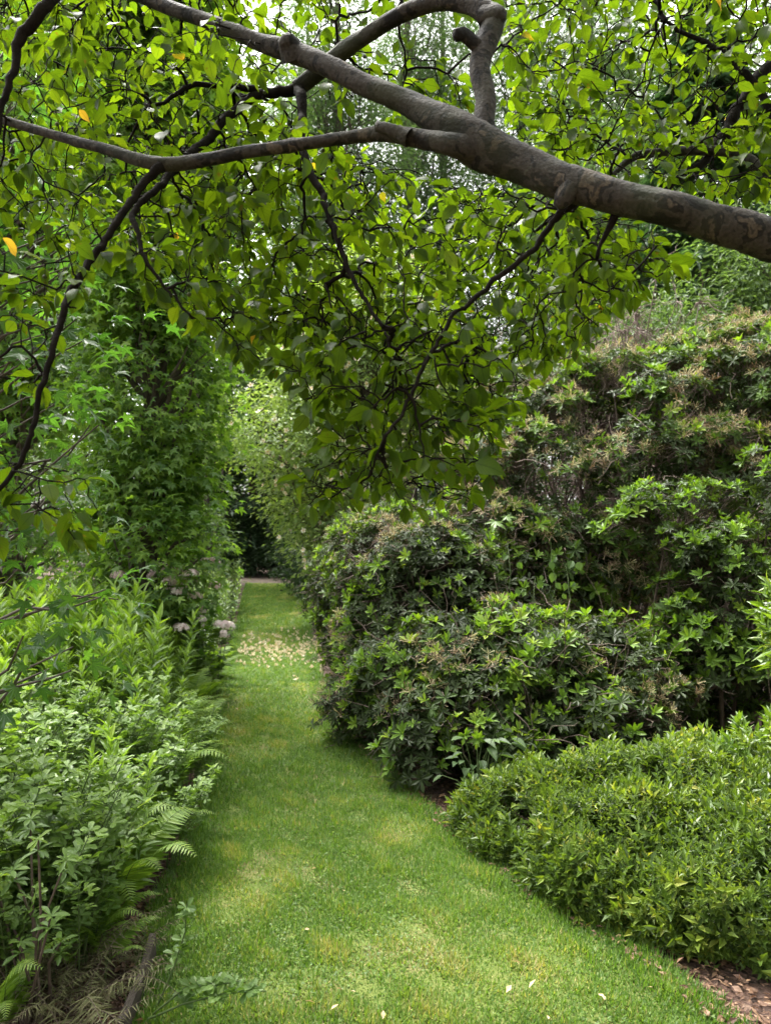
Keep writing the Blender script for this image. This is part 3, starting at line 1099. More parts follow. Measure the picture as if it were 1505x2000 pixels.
r = np.random.default_rng(71)
gl = "upright leafy perennial with narrow pointed leaves, in the drift behind the ferns"
GP = [proto("tall_perennial", gl, "perennial", "drift of tall narrow leaved perennials", perennial(80 + i, 7, 1.0, 'lance', ST_G, .14)) for i in range(3)]
for (x, y) in scatter(4.9, 7.3, FRAME, lambda Y: EL(Y) - .33, .3, r):
    edge = EL(y) - x
    place(GP[r.integers(0, 3)], x, y, r.uniform(0, 6.28), (.62 + .38 * min(1, edge / .9)) * r.uniform(.85, 1.12))

# false indigo with rounded leaflets in threes
TRI = compound([(L_OBOV, (0, .12, 0), (0, 1, .1), (0, 0, 1), .9, 1.2), (L_OBOV, (0, .1, 0), (.95, .25, .15), (0, 0, 1), .8, 1.2), (L_OBOV, (0, .1, 0), (-.95, .25, .15), (0, 0, 1), .8, 1.2)])


def indigo(seed, h, nst=9):
    r = np.random.default_rng(seed)
    f, s = MB(), MB()
    for i in range(nst):
        a, q = r.uniform(0, 6.283), r.uniform(0, .1)
        p0 = np.array([math.cos(a) * q, math.sin(a) * q, 0])
        out = r.uniform(.1, .34)
        top = p0 + np.array([math.cos(a) * out, math.sin(a) * out, h * r.uniform(.75, 1.05)])
        tt = np.linspace(0, 1, 6)[:, None]
        P = p0 * (1 - tt) + top * tt
        P[:, :2] -= (np.array([math.cos(a), math.sin(a)]) * .05 * np.sin(tt * 3.14))
        s.tubes(P[None], np.linspace(.005, .002, 6)[None], 5)
        nl = 34
        t = r.uniform(.25, 1, nl) ** .8
        pp = np.stack([np.interp(t, tt[:, 0], P[:, c]) for c in range(3)], -1)
        an = r.uniform(0, 6.283, nl)
        sd2 = np.stack([np.cos(an), np.sin(an), r.uniform(-.1, .6, nl)], -1)
        off = r.uniform(.02, .11, nl)[:, None] * (1.15 - t[:, None])
        pos = pp + sd2 * (off + .015)
        s.tubes(np.stack([pp, (pp + pos) / 2 + np.array([0, 0, .01]), pos], 1), np.tile([.0018, .0014, .001], (nl, 1)), 3)
        f.inst(TRI, pos, sd2, np.tile(UPV, (nl, 1)) + r.normal(0, .35, (nl, 3)), r.uniform(.042, .066, nl), np.clip(.28 + .35 * t ** 3 + r.normal(0, .12, nl), 0, 1), jit=.05)
    return f.mesh("foliage", [M['baptisia']]), s.mesh("stems", [M['stem']], True)


r = np.random.default_rng(72)
BP = [proto("false_indigo", "bushy plant with rounded blue green leaflets in threes, at the near end of the border", "perennial",
            "bushy plants with rounded leaflets near the camera", indigo(90 + i, .78)) for i in range(3)]
for (x, y) in scatter(2.78, 5.2, FRAME, lambda Y: EL(Y) - (.1 if Y > 2.95 else .3), .28, r):
    edge = EL(y) - x
    if y > 3.3 and r.random() < .42:
        place(GP[r.integers(0, 3)], x, y, r.uniform(0, 6.28), (.56 + .3 * min(1, edge / .8)) * r.uniform(.88, 1.1))
        continue
    place(BP[r.integers(0, 3)], x, y, r.uniform(0, 6.28), (.55 + .4 * min(1, edge / .55)) * r.uniform(.88, 1.1))


for (x, y) in [(-1.28, 2.72), (-1.5, 2.62), (-1.22, 2.95), (-1.45, 2.88), (-1.62, 2.85), (-1.1, 2.82)]:
    place(BP[r.integers(0, 3)], x, y, r.uniform(0, 6.28), r.uniform(.6, .78))


# ferns ------------------------------------------------------------
def frond_mesh(seed, mat, n=24, arch=.55, length=1.0, wid=.19, dry=False, name="frond"):
    r = np.random.default_rng(seed)
    b = MB()
    t = np.linspace(0, 1, 12)
    side = r.normal(0, .06) * t ** 2
    P = np.stack([side, length * (t * .92 - .06 * t ** 3), arch * length * (np.sin(t * 2.1) * .75 - .12 * t ** 3)], -1)
    b.tubes(P[None], np.linspace(.005, .0012, 12)[None], 5, mi=1)
    tt = np.linspace(.16, .985, n)
    pp = np.stack([np.interp(tt, t, P[:, c]) for c in range(3)], -1)
    tg = nrm(np.stack([np.gradient(np.interp(tt, t, P[:, c])) for c in range(3)], -1))
    L_ = wid * length * np.minimum(1, .45 + 2.2 * tt) * (1.02 - tt) ** .75 * 1.25 + .008
    for sgn in (1, -1):
        d = np.cross(tg, UPV) * sgn
        dd = nrm(d + tg * .35 + r.normal(0, .05 if not dry else .3, d.shape) + np.array([0, 0, -.12 if not dry else -.45]))
        upv = nrm(np.cross(np.cross(tg, UPV), tg)) + (0 if not dry else r.normal(0, .5, d.shape))
        b.inst(L_PINNA, pp, dd, upv, L_, np.clip(.4 + .3 * tt + r.normal(0, .12, n), 0, 1), wide=(1.25 if not dry else .6), jit=.03)
    return b.mesh(name, [M[mat], M['stem' if not dry else 'brownstem']])


FR = [frond_mesh(100 + i, 'fern', 26, .5 + .1 * i) for i in range(3)]
FRD = [frond_mesh(110 + i, 'dryfern', 22, .22 + .12 * i, wid=.13, dry=True) for i in range(3)]


def fern(name, label, x, y, nf, ln, fronds, r, group=None, a0=0, a1=6.283, cat="fern"):
    root = thing(name, label, cat, (x, y, 0), group)
    for i in range(nf):
        az = a0 + (a1 - a0) * (i + r.uniform(0, .7)) / nf
        put(fronds[r.integers(0, len(fronds))], "frond", root, (0, 0, .01), (r.uniform(.0, .3) if cat == 'dried fern' else r.uniform(.15, .7), r.normal(0, .12), az), ln * r.uniform(.75, 1.12))
    return root


r = np.random.default_rng(73)
gf = "green ferns along the lawn edge"
for i, Y in enumerate([3.3, 3.6, 3.95, 4.3, 4.6, 4.9, 5.2, 5.55, 5.95]):
    fern("fern", "arching green fern leaning out over the lawn edge", EL(Y) - r.uniform(.12, .3), Y, 10, r.uniform(.46, .64), FR, r, gf)
for i, Y in enumerate([6.5, 7.0, 7.4, 7.8, 8.2, 8.7]):
    fern("fern", "fern growing below the pink flowers", EL(Y) - r.uniform(.1, .25), Y, 9, r.uniform(.45, .6), FR, r, "green ferns below the pink flowers")
for i, (x, y, l) in enumerate([(-1.05, 2.6, .46), (-1.18, 2.9, .4), (-1.02, 2.62, .42), (-1.3, 2.7, .4), (-1.15, 2.5, .36), (-1.35, 2.95, .42), (-1.0, 2.95, .36), (-.95, 2.4, .34), (-1.12, 2.8, .4), (-.92, 2.72, .3)]):
    fern("dried_fern", "withered straw coloured fern on the bare soil at the border's near corner", x, y, 9, l, FRD, r, "withered ferns at the near corner", cat="dried fern")
for x, y, l, lab in ((-1.1, 2.9, .36, "small green fern behind the young whorled shrub"), (-1.22, 2.52, .32, "small green fern growing through the withered ferns")):
    fern("fern", lab, x, y, 9, l, FR, r)
# two fronds that reach further out
for (px, py, d, ln, az, lab) in [(205, 1815, 2.75, .26, -1.0, "bright green fern with a toothed frond beside the withered ferns"),
                                 (190, 1770, 2.95, .3, -1.15, "pale two toned fern frond rising through the rounded leaflets")]:
    p = at(px, py, d)
    rt = thing("fern", lab, "fern", (p[0], p[1], 0))
    for k in range(4):
        put(FR[k % 3], "frond", rt, (0, 0, max(.02, p[2] - .12)), (.05, .1 * k - .1, az + (k - 1) * .8), ln * (1 if k == 1 else .7))
    b = MB()
    b.tubes(np.array([[(p[0], p[1], 0), (p[0] + .01, p[1], p[2] * .5), (p[0], p[1], p[2] - .1)]]), np.array([[.006, .005, .004]]), 6)
    b.build("stem", [M['stem']], rt, smooth=True)

# upright young shrub at the bottom corner
r = np.random.default_rng(74)
sh = thing("rhododendron_seedling", "young shrub with whorled leaves on bare brown stems at the near corner of the border", "shrub", (-1.18, 2.6, 0))
b, b2 = MB(), MB()
for i, (px, py, d) in enumerate([(75, 1640, 2.45), (25, 1700, 2.5), (130, 1680, 2.5), (40, 1840, 2.45), (100, 1790, 2.4), (10, 1780, 2.6), (60, 1600, 2.65), (-30, 1650, 2.5), (120, 1840, 2.45)]):
    tp = at(px, py, d)
    p0 = np.array([-1.18 + r.normal(0, .04), 2.6 + r.normal(0, .04), 0])
    mid = p0 * .45 + tp * .55 + r.normal(0, .03, 3)
    b2.tubes(np.array([[p0, mid, tp]]), np.array([[.006, .005, .003]]), 6)
    W_ = whorl(L_BROAD, 8, 10, 20, lv=.3, seed=200 + i)
    b.inst(W_, tp[None], np.array([[r.normal(0, .15), -.25, 1]]), np.array([[1.0, 0, 0]]), np.array([.045]), np.array([.45 + .3 * (i == 0)]), jit=.08)
    b.inst(W_, tp[None] - np.array([[0, 0, .035]]), np.array([[r.normal(0, .15), -.1, 1]]), np.array([[.4, 1.0, 0]]), np.array([.05]), np.array([.3]), jit=.08)
b.build("foliage", [M['baptisia']], sh)
b2.build("stems", [M['brownstem']], sh, smooth=True)

# sprig of false indigo lying out over the lawn
sp = thing("false_indigo", "sprawling shoots of rounded blue green leaflets lying on the lawn by the edging board", "perennial", (-.93, 2.62, 0))
b, b2 = MB(), MB()
for pts in [[(290, 1990, 2.5), (360, 1960, 2.48), (440, 1940, 2.48), (520, 1935, 2.5)], [(310, 1960, 2.55), (340, 1890, 2.55), (362, 1820, 2.55), (365, 1765, 2.55)],
            [(300, 1980, 2.52), (360, 1930, 2.5), (420, 1925, 2.5), (470, 1915, 2.5)]]:
    P = np.array([at(*p) for p in pts])
    P[:, 2] = np.maximum(P[:, 2], .03)
    b2.tubes(P[None], np.linspace(.004, .0018, 4)[None], 5)
    nl = 15
    t = r.uniform(.3, 1, nl)
    pp = np.stack([np.interp(t, np.linspace(0, 1, 4), P[:, c]) for c in range(3)], -1)
    d = np.stack([r.normal(0, 1, nl), r.normal(0, 1, nl), r.uniform(.0, .8, nl)], -1)
    b.inst(TRI, pp, d, np.tile(UPV, (nl, 1)) + r.normal(0, .4, (nl, 3)), r.uniform(.035, .05, nl), r.uniform(.1, .5, nl))
b.build("foliage", [M['baptisia']], sp)
b2.build("stems", [M['stem']], sp, smooth=True)

# weathered edging board
bm_ = MB()
bp = [(-.83, 2.47), (-.848, 2.72), (-.885, 2.98)]
V, Q = [], []
for (x, y) in bp:
    for (dx, z) in ((-.014, -.05), (.014, -.05), (.012, .085), (-.012, .088)):
        V.append((x + dx, y, z + .006 * math.sin(y * 9)))
for i in range(2):
    for k in range(4):
        Q.append((i * 4 + k, i * 4 + (k + 1) % 4, (i + 1) * 4 + (k + 1) % 4, (i + 1) * 4 + k))
Q += [(0, 1, 2, 3), (11, 10, 9, 8)]
bm_.raw(V, Q)
tag(bm_.build("edging_board", [M['board']], origin=(-.88, 2.75, 0)), "weathered grey edging board between the bare soil and the lawn", "edging board")

# pink flowering plants ---------------------------------------------
FLORET = whorl(L_FLAT, 5, 10, 10, lv=.35, seed=300)


def pink_plant(seed, nh, h, tint):
    r = np.random.default_rng(seed)
    f, s, fl = MB(), MB(), MB()
    for i in range(nh):
        a, q = r.uniform(0, 6.283), r.uniform(.05, .3)
        top = np.array([math.cos(a) * q, math.sin(a) * q, h * r.uniform(.75, 1.1)])
        p0 = np.array([math.cos(a) * q * .25, math.sin(a) * q * .25, 0])
        P = np.stack([p0, p0 * .5 + top * .5 - np.array([0, 0, -.02]), top])
        s.tubes(P[None], np.array([[.005, .004, .003]]), 5)
        nf = 70
        dd = nrm(r.normal(0, 1, (nf, 3)) + UPV * .8)
        dd[:, 2] = np.abs(dd[:, 2])
        fl.inst(FLORET, top + dd * np.array([.07, .07, .052]), dd, nrm(r.normal(0, 1, (nf, 3))), .023, np.clip(r.normal(tint, .2, nf), 0, 1), jit=.05)
        nl = 26
        t = r.uniform(.2, .92, nl)
        pp = np.stack([np.interp(t, [0, .5, 1], P[:, c]) for c in range(3)], -1)
        an = r.uniform(0, 6.283, nl)
        f.inst(L_OVATE[i % 4], pp, np.stack([np.cos(an), np.sin(an), r.uniform(-.2, .5, nl)], -1), np.tile(UPV, (nl, 1)), r.uniform(.07, .12, nl), r.uniform(.1, .6, nl))
    return f.mesh("foliage", [M['lance']]), s.mesh("stems", [M['stem']], True), fl.mesh("flower_heads", [M['pink']])


def pink_at(px, py, d, nh, seed, tint, label):
    p = at(px, py, d)
    pr = proto("pink_flowering_plant", label, "flowering plant", "pink flowering plants in the border", pink_plant(seed, nh * 2, (p[2] + .22) / .95, tint))
    pr.location = (p[0], p[1], 0)


pink_at(345, 1185, 7.3, 8, 301, .55, "plant with the largest cluster of rounded pale pink flower heads")
pink_at(402, 1172, 8.0, 2, 302, .4, "plant with single mauve pink heads next to the lawn")
pink_at(262, 1108, 7.2, 1, 303, .3, "taller plant with rose pink heads in front of the star leaved tree")
pink_at(420, 1255, 7.6, 3, 304, .85, "small plant with whitish pink heads above the ferns")
pink_at(378, 1262, 7.2, 2, 305, .7, "small plant with fading pink heads behind the ferns")

# grey green plants further along -----------------------------------
ST_S = [shoot(L_LANCE, 34, 1.0, .12, 5, 60, .6, wd=1.6, seed=320 + i, start=.12) for i in range(2)]
r = np.random.default_rng(76)
NP = [proto("grey_green_perennial", "grey green bushy perennial beside the far stretch of lawn", "perennial", "grey green plants along the far lawn edge",
            perennial(330 + i, 13, .95, 'grey', ST_S, .26, .5, .3)) for i in range(2)]
for (x, y) in scatter(8.9, 17.5, lambda Y: EL(Y) - 2.4, lambda Y: EL(Y) - .25, .62, r):
    place(NP[r.integers(0, 2)], x, y, r.uniform(0, 6.28), r.uniform(.85, 1.2))


# ------------------------------------------------------------------ trees
def in_ells(ells, n, r, shell=.55):
    E = np.array(ells, float)
    w_ = E[:, 3] * E[:, 4] * E[:, 5]
    w_ = w_ / w_.sum()
    k = r.choice(len(E), n, p=w_)
    d = nrm(r.normal(0, 1, (n, 3)))
    rad = shell + (1 - shell) * r.random(n) ** .6
    return E[k, :3] + d * rad[:, None] * E[k, 3:], d


def tree(name, label, cat, base, height, trunk_r, ells, ncl, per, cr, leaves, ls, mat, seed, group=None, tint=.45, lean=(0, 0), droop=.25, shell=.55,
         nbr=None, wide=1.0, barkm='trunk', upbias=.6, tsd=.15, low=.25, flowers=None, view=None, layer=0):
    r = np.random.default_rng(seed)
    root = thing(name, label, cat, base, group)
    bx, by = base[0], base[1]
    tb = MB()
    tz = np.linspace(0, 1, 10)
    TP = np.stack([bx + lean[0] * tz + .04 * height * .1 * np.sin(tz * 5 + seed), by + lean[1] * tz + .03 * height * .1 * np.cos(tz * 4 + seed), tz * height], -1)
    TR = trunk_r * (1 - .86 * tz) * (1 + .5 * np.exp(-tz * 30))
    tb.tubes(TP[None], TR[None], 10)
    tb.build("trunk", [M[barkm]], root, smooth=True)
    C, dn = in_ells(ells, ncl, r, shell)
    k = C[:, 2] > .15
    C, dn = C[k], dn[k]
    if view is not None:
        k = np.sum((C - np.array([0, 0, EYE])) * dn, 1) < view * np.linalg.norm(C, axis=1)
        C, dn = C[k], dn[k]
    if layer:
        az = np.arctan2(C[:, 1] - by, C[:, 0] - bx)
        C[:, 2] += .6 * (np.round(C[:, 2] / layer + az * .5) * layer - az * .5 * layer - C[:, 2]) - .12 * np.hypot(C[:, 0] - bx, C[:, 1] - by)
        k = (np.sin(C[:, 2] * 2.9 + az * 3) + np.sin(C[:, 0] * 5.1 + C[:, 2] * 1.7) > -1.35) & (C[:, 2] > .15)
        C, dn = C[k], dn[k]
    n = len(C)
    idx = np.repeat(np.arange(n), per)
    m = len(idx)
    off = r.normal(0, 1, (m, 3)) * cr * np.array([1, 1, .55])
    pos = C[idx] + off
    ok = pos[:, 2] > .1
    pos, idx, off = pos[ok], idx[ok], off[ok]
    m = len(idx)
    out = dn[idx] * .6 + nrm(off) * .6
    d = nrm(out * np.array([1, 1, .4]) + r.normal(0, .35, (m, 3)) + np.array([0, 0, -droop]))
    upv = nrm(UPV * upbias + dn[idx] * .5 + r.normal(0, .3, (m, 3)))
    tc = r.normal(0, tsd, n)
    tt = np.clip(tint + tc[idx] * .8 + r.normal(0, tsd * .6, m), 0, 1)
    fb = MB()
    v = r.integers(0, len(leaves), m)
    for q in range(len(leaves)):
        kk = v == q
        fb.inst(leaves[q], pos[kk], d[kk], upv[kk], ls * r.uniform(.7, 1.2, kk.sum()), tt[kk], wide=wide, jit=.05)
    fb.build("foliage", [M[mat]], root)
    nb = min(n, nbr or n)
    kk = r.choice(n, nb, replace=False)
    e = C[kk]
    zz = np.clip(e[:, 2] / height - low * r.uniform(.3, 1, nb), .04, .96)
    s_ = np.stack([np.interp(zz, tz, TP[:, c]) for c in range(3)], -1)
    t_ = np.linspace(0, 1, 6)[None, :, None]
    P = s_[:, None] * (1 - t_) + e[:, None] * t_
    P[:, 1:5] += r.normal(0, .035, (nb, 4, 3)) * np.linalg.norm(e - s_, axis=1)[:, None, None]
    P[:, 1:5, 2] += (np.array([.02, .05, .06, .04])[None] * np.linalg.norm(e - s_, axis=1)[:, None])
    rr = np.interp(zz, tz, TR)
    bb = MB()
    bb.tubes(P, np.minimum(rr * .45, .04)[:, None] * np.linspace(1, .12, 6)[None] + .002, 5)
    bb.build("branches", [M[barkm]], root, smooth=True)
    if flowers:
        nf, fs = flowers
        sc_ = dn[idx, 1] * -1 + .6 * off[:, 1] / -cr + r.normal(0, .25, m)
        kk = r.choice(np.argsort(-sc_)[:m // 3], nf, replace=False)
        FLW = whorl(grid_leaf([(0, .08), (.5, .3), (1, .16)], .05, -.12), 5, 12, 6, wd=1.15, seed=1)
        EYE_ = whorl(L_SMALL, 8, 50, 14, seed=2)
        fm, em = MB(), MB()
        fd = nrm(dn[idx[kk]] + np.array([-.3, -.7, .2]) + r.normal(0, .4, (nf, 3)))
        fm.inst(FLW, pos[kk] + fd * ls * .9, fd, nrm(r.normal(0, 1, (nf, 3))), fs, np.clip(r.normal(.7, .2, nf), 0, 1), mi=0)
        fm.inst(EYE_, pos[kk] + fd * ls * .92, fd, nrm(r.normal(0, 1, (nf, 3))), fs * .45, .6, mi=1)
        fm.build("flowers", [M['petal'], M['yellow']], root)['kind'] = "stuff"
    return root


# star leaved trees (sweetgum) along the left border
tree("sweetgum", "narrow columnar tree clothed to the ground in bright star shaped leaves", "tree", (-2.35, 7.6, 0), 8.5, .085,
     [(-2.3, 7.5, 1.6, .62, .62, 1.2), (-2.28, 7.5, 3.2, .68, .66, 1.5), (-2.4, 7.6, 5.2, .85, .8, 1.8), (-2.5, 7.6, 7.2, .9, .9, 1.5)],
     2700, 13, .14, STARS, .074, 'star', 401, tint=.72, layer=.42, tsd=.2, droop=.35, nbr=320, low=.12, shell=.7)
tree("sweetgum", "broad star leaved tree behind the columnar one, filling the upper corner", "tree", (-4.7, 9.6, 0), 10.5, .13,
     [(-4.6, 9.4, 2.6, 1.3, 1.2, 1.8), (-4.5, 9.4, 5.0, 1.7, 1.5, 2.2), (-4.6, 9.6, 7.8, 1.8, 1.7, 2.4)],
     2000, 13, .19, STARS, .086, 'star', 402, tint=.6, layer=.5, tsd=.2, droop=.35, nbr=300, low=.12, view=.4)
tree("sweetgum", "slender star leaved sapling close to the camera with a dark leaning stem", "tree", (-2.35, 3.7, 0), 4.2, .03,
     [(-1.6, 3.4, 2.2, .42, .4, .6), (-1.75, 3.6, 3.0, .5, .45, .6), (-1.42, 3.2, 1.4, .36, .34, .42), (-2.2, 3.7, 3.8, .6, .5, .6)],
     130, 6, .13, STARS, .075, 'star', 403, tint=.12, droop=.4, nbr=110, low=.2, lean=(.35, -.1))
# light shrubs behind the grey green plants
tree("light_green_shrub", "loose light green shrub over the grey green plants", "shrub", (-4.3, 16.5, 0), 3.0, .06,
     [(-4.2, 16.3, 1.4, .95, .9, 1.2), (-4.8, 16.8, 1.8, 1.1, 1, 1.5)], 260, 22, .2, [L_FLAT, L_LANCE], .11, 'grey', 404, tint=.45, nbr=120, low=.3)
tree("light_green_shrub", "tall light green shrub at the foot of the star leaved trees", "shrub", (-4.2, 12.6, 0), 3.6, .06,
     [(-4.1, 12.4, 1.6, .95, .9, 1.4), (-5.2, 12.9, 1.9, 1.1, 1, 1.6)], 260, 22, .2, [L_FLAT, L_LANCE], .1, 'grey', 405, tint=.4, nbr=120, low=.3)

tree("light_green_shrub", "bushy light green shrub at the outer edge of the border beside the rounded leaflets", "shrub", (-4.1, 4.4, 0), 1.7, .04,
     [(-4.0, 4.3, .8, .9, .9, .8), (-4.4, 5.4, .9, .9, .9, .9)], 200, 22, .18, [L_FLAT, L_LANCE], .09, 'grey', 407, tint=.4, nbr=90, low=.3)
# white flowering stewartia beyond the dark shrub wall
tree("stewartia", "white flowered tree with drooping branches arching over the lawn", "flowering tree", (-.4, 14.2, 0), 6.8, .1,
     [(-.9, 13.9, 2.6, 1.35, 1.1, 1.3), (-1.7, 13.4, 3.4, 1.3, 1.0, .9), (-.5, 14.2, 4.6, 1.6, 1.4, 1.4), (-.8, 13.2, 1.6, .75, .8, .9), (-.2, 14.2, 5.8, 1.2, 1.2, 1.2)],
     1100, 34, .19, [L_FLAT, L_SMALL], .1, 'stew', 406, tint=.7, nbr=260, low=.3, wide=.8, flowers=(300, .055))
# dark evergreens down the path
for i, (x, y, rx, h, s) in enumerate([(-1.45, 17.6, .75, 1.9, 1), (-1.95, 20.0, .95, 2.3, 2), (-2.7, 23.3, 1.05, 2.7, 3)]):
    tree("evergreen_shrub", ["dark evergreen shrub where the lawn narrows behind the shrub wall", "dark evergreen shrub, second along the far lawn edge",
                             "dark evergreen shrub closest to the dirt path"][i], "shrub", (x + .25, y, 0), h, .06,
         [(x + .25, y, h * .48, rx, .95, h * .5)], 170, 26, .17, [L_FLAT, L_SMALL], .1, 'hedge', 410 + i, tint=.45, nbr=60, low=.3)
for i, (x, y, rx, h) in enumerate([(-4.3, 32.5, 1.9, 3.4), (-7.4, 33.0, 1.9, 4.4), (-1.6, 32.0, 1.8, 3.8), (1.2, 33, 2.0, 4.4)]):
    tree("evergreen_shrub", ["dark rounded evergreen at the end of the path beyond the dirt", "dark tall evergreen beyond the dirt path, under the light shrubs",
                             "dark evergreen beyond the dirt path, under the white flowered tree", "dark evergreen beyond the dirt path, behind the shrub wall"][i], "shrub", (x, y, 0), h, .08,
         [(x, y, h * .46, rx, 1.3, h * .5), (x, y - .9, .5, rx * 1.1, .9, .7)], 420, 26, .3, [L_FLAT, L_SMALL], .15, 'hedge', 420 + i, tint=.3, nbr=60, low=.3)


# conifers -----------------------------------------------------------
def conifer(label, base, h, rad, seed, mat='conifer', group=None, zlow=.08):
    r = np.random.default_rng(seed)
    root = thing("conifer", label, "conifer", base, group)
    bx, by = base[:2]
    tb = MB()
    tz = np.linspace(0, 1, 8)
    tb.tubes(np.stack([np.full(8, bx), np.full(8, by), tz * h], -1)[None], (rad * .055 * (1 - .9 * tz) + .02)[None], 9)
    tb.build("trunk", [M['trunk']], root, smooth=True)
    nb = int(h * 22)
    z = r.uniform(zlow, .98, nb)
    ln = rad * (1 - z) ** .7 * r.uniform(.6, 1.1, nb)
    a = r.uniform(0, 6.283, nb)
    dirv = np.stack([np.cos(a), np.sin(a), np.zeros(nb)], -1)
    t = np.linspace(0, 1, 6)
    P = np.stack([bx + dirv[:, :1] * ln[:, None] * t, by + dirv[:, 1:2] * ln[:, None] * t, z[:, None] * h + ln[:, None] * (.12 * t - .38 * t ** 2)], -1)
    bb = MB()
    bb.tubes(P, np.linspace(.03, .004, 6)[None] * np.ones((nb, 1)), 4)
    bb.build("branches", [M['trunk']], root, smooth=True)
    per = 110
    tt = r.uniform(.15, 1, (nb, per))
    k = np.repeat(np.arange(nb), per)
    f = tt.ravel()
    pp = np.stack([np.array([np.interp(f[i * per:(i + 1) * per], t, P[i, :, c]) for i in range(nb)]).ravel() for c in range(3)], -1)
    sgn = np.where(r.random(len(f)) < .5, 1, -1)
    sd_ = np.cross(dirv[k], UPV) * sgn[:, None]
    dd = nrm(sd_ * .8 + dirv[k] * .8 + r.normal(0, .25, pp.shape) + np.array([0, 0, -.35]))
    off = r.uniform(0, .3, len(f)) * (1.1 - f) * ln[k]
    pos = pp + dd * off[:, None] + np.array([0, 0, -.1]) * off[:, None]
    fb = MB()
    fb.inst(L_SMALL, pos, dd, nrm(UPV + r.normal(0, .35, pp.shape)), r.uniform(.2, .42, len(f)), np.clip(r.normal(.45, .2, nb)[k] + r.normal(0, .08, len(f)), 0, 1), wide=.55)
    fb.build("foliage", [M[mat]], root)


conifer("dark green conifer with drooping sprays behind the tall rhododendron", (6.6, 15.5, 0), 13, 3.4, 501)
conifer("tall dark conifer far beyond the white flowered tree", (-5.8, 33.5, 0), 13.0, 3.8, 502)
conifer("dark conifer far behind the star leaved trees", (-9.5, 36, 0), 13, 3.6, 503)
conifer("dark conifer beyond the end of the path, behind the tall rhododendron", (3.6, 30, 0), 10.5, 3.4, 504)

# broadleaf trees beyond the garden ------------------------------------
gb = "trees beyond the garden"
FARL = [L_FLAT, L_SMALL]
far = [(-9, 19, 17, 3.6, 'broad', .13), (-6.4, 27, 22, 3.8, 'broad', .15), (-13, 26, 20, 4.2, 'broad', .16), (6.6, 24, 20, 3.2, 'pale', .14),
       (2.6, 33, 27, 2.9, 'pale', .16), (12.5, 20, 19, 4.2, 'broad', .15), (10, 31, 25, 4.4, 'broad', .17), (-1.6, 42, 17, 4.2, 'pale', .19), (5.6, 19, 11.5, 2.3, 'pale', .12), (.9, 30, 27, 2.5, 'pale', .13), (4.9, 27, 25, 2.6, 'pale', .13), (-3.4, 33, 25, 2.8, 'pale', .14), (5.2, 13.5, 5.6, 1.5, 'grey', .1), (7.2, 13.2, 7.0, 1.9, 'grey', .11), (-1.5, 23, 20, 1.9, 'pale', .12)]
lab = ["leafy green tree directly behind the star leaved trees", "leafy green tree past the end of the left border", "broad tree at the far corner behind the border",
       "pale feathery tree seen above the bend of the main branch", "tall pale feathery tree against the white sky", "broad tree behind the dark conifer",
       "distant broad tree filling the gap beside the conifers", "distant pale tree low against the sky at the end of the garden", "small pale tree just behind the tall rhododendron",
       "slender pale tree seen between the upright grey limb and the horizontal limb", "pale slender tree seen just beside the bend of the upright grey limb", "slender pale tree against the sky over the white flowered tree",
       "soft grey green small tree rising over the shoulder of the tall rhododendron",
       "soft green small tree in front of the drooping conifer, under the thick limb",
       "very slender pale tree directly behind the white flowered tree"]
lab[1] = "leafy green tree rising past the light green shrubs"
for i, (x, y, h, rr, mt, ls) in enumerate(far):
    tree("broadleaf_tree", lab[i], "tree", (x, y, 0), h, .16 + h * .008,
         [(x, y, h * .42, rr * .95, rr * .9, h * .24), (x + rr * .2, y, h * .66, rr, rr, h * .24), (x - rr * .2, y, h * .86, rr * .7, rr * .7, h * .2)],
         760 if mt == 'broad' else 1000, 42, .42 if mt == 'broad' else .36, FARL, ls * 1.25, mt, 600 + i, tint=.45, nbr=150, low=.2, wide=.75 if mt == 'broad' else .6, shell=.35)


light_blockers = [(7.5, 1.0, 13, 2.8, "unseen broad tree added to block side light beyond the small leaved mound"),
        (-4.5, -7, 17, 3.8, "unseen broad tree added behind the camera to block sky light, next to the border"), (1.0, -8, 18, 4.2, "unseen broad tree added behind the camera to block sky light, at the head of the path"), (6.5, -6, 17, 3.8, "unseen broad tree added behind the camera to block sky light, past the dogwood")]
for i, (x, y, h, rr, lb) in enumerate(light_blockers):  # unseen trees, added to hold back sky light from behind and beside the camera
    tree("broadleaf_tree", lb, "tree", (x, y, 0), h, .22,
         [(x, y, h * .3, rr * .9, rr * .9, h * .26), (x, y, h * .62, rr, rr, h * .26), (x - rr * .2, y, h * .84, rr * .7, rr * .7, h * .16)],
         380, 26, .45, FARL, .24, 'broad', 650 + i, tint=.35, nbr=120, low=.2, shell=.4)
back = [(-20, 46, 15, 5.0), (-13, 50, 14, 5.0), (-6.5, 47, 10, 4.2), (8, 48, 14, 4.2), (16, 44, 17, 5), (24, 40, 17, 5), (-27, 40, 17, 5), (2.5, 52, 11, 4.2)]
bl = ["distant tree at the far edge of the wood behind the border", "distant tree in the wood, behind the light green shrubs", "distant tree low behind the white flowered tree",
      "distant tree in the wood behind the pale feathery trees", "distant tree in the wood behind the dark drooping conifer", "outermost distant tree beyond the tall rhododendron",
      "outermost distant tree beyond the star leaved trees", "distant low tree closing the view at the end of the path"]
for i, (x, y, h, rr) in enumerate(back):
    tree("broadleaf_tree", bl[i], "tree", (x, y, 0), h, .25,
         [(x, y, h * .25, rr, rr * .8, h * .26), (x, y, h * .6, rr, rr * .8, h * .28), (x, y, h * .85, rr * .7, rr * .6, h * .17)],
         430, 30, .55, FARL, .32, 'broad', 680 + i, tint=.35, nbr=60, low=.2, shell=.4)


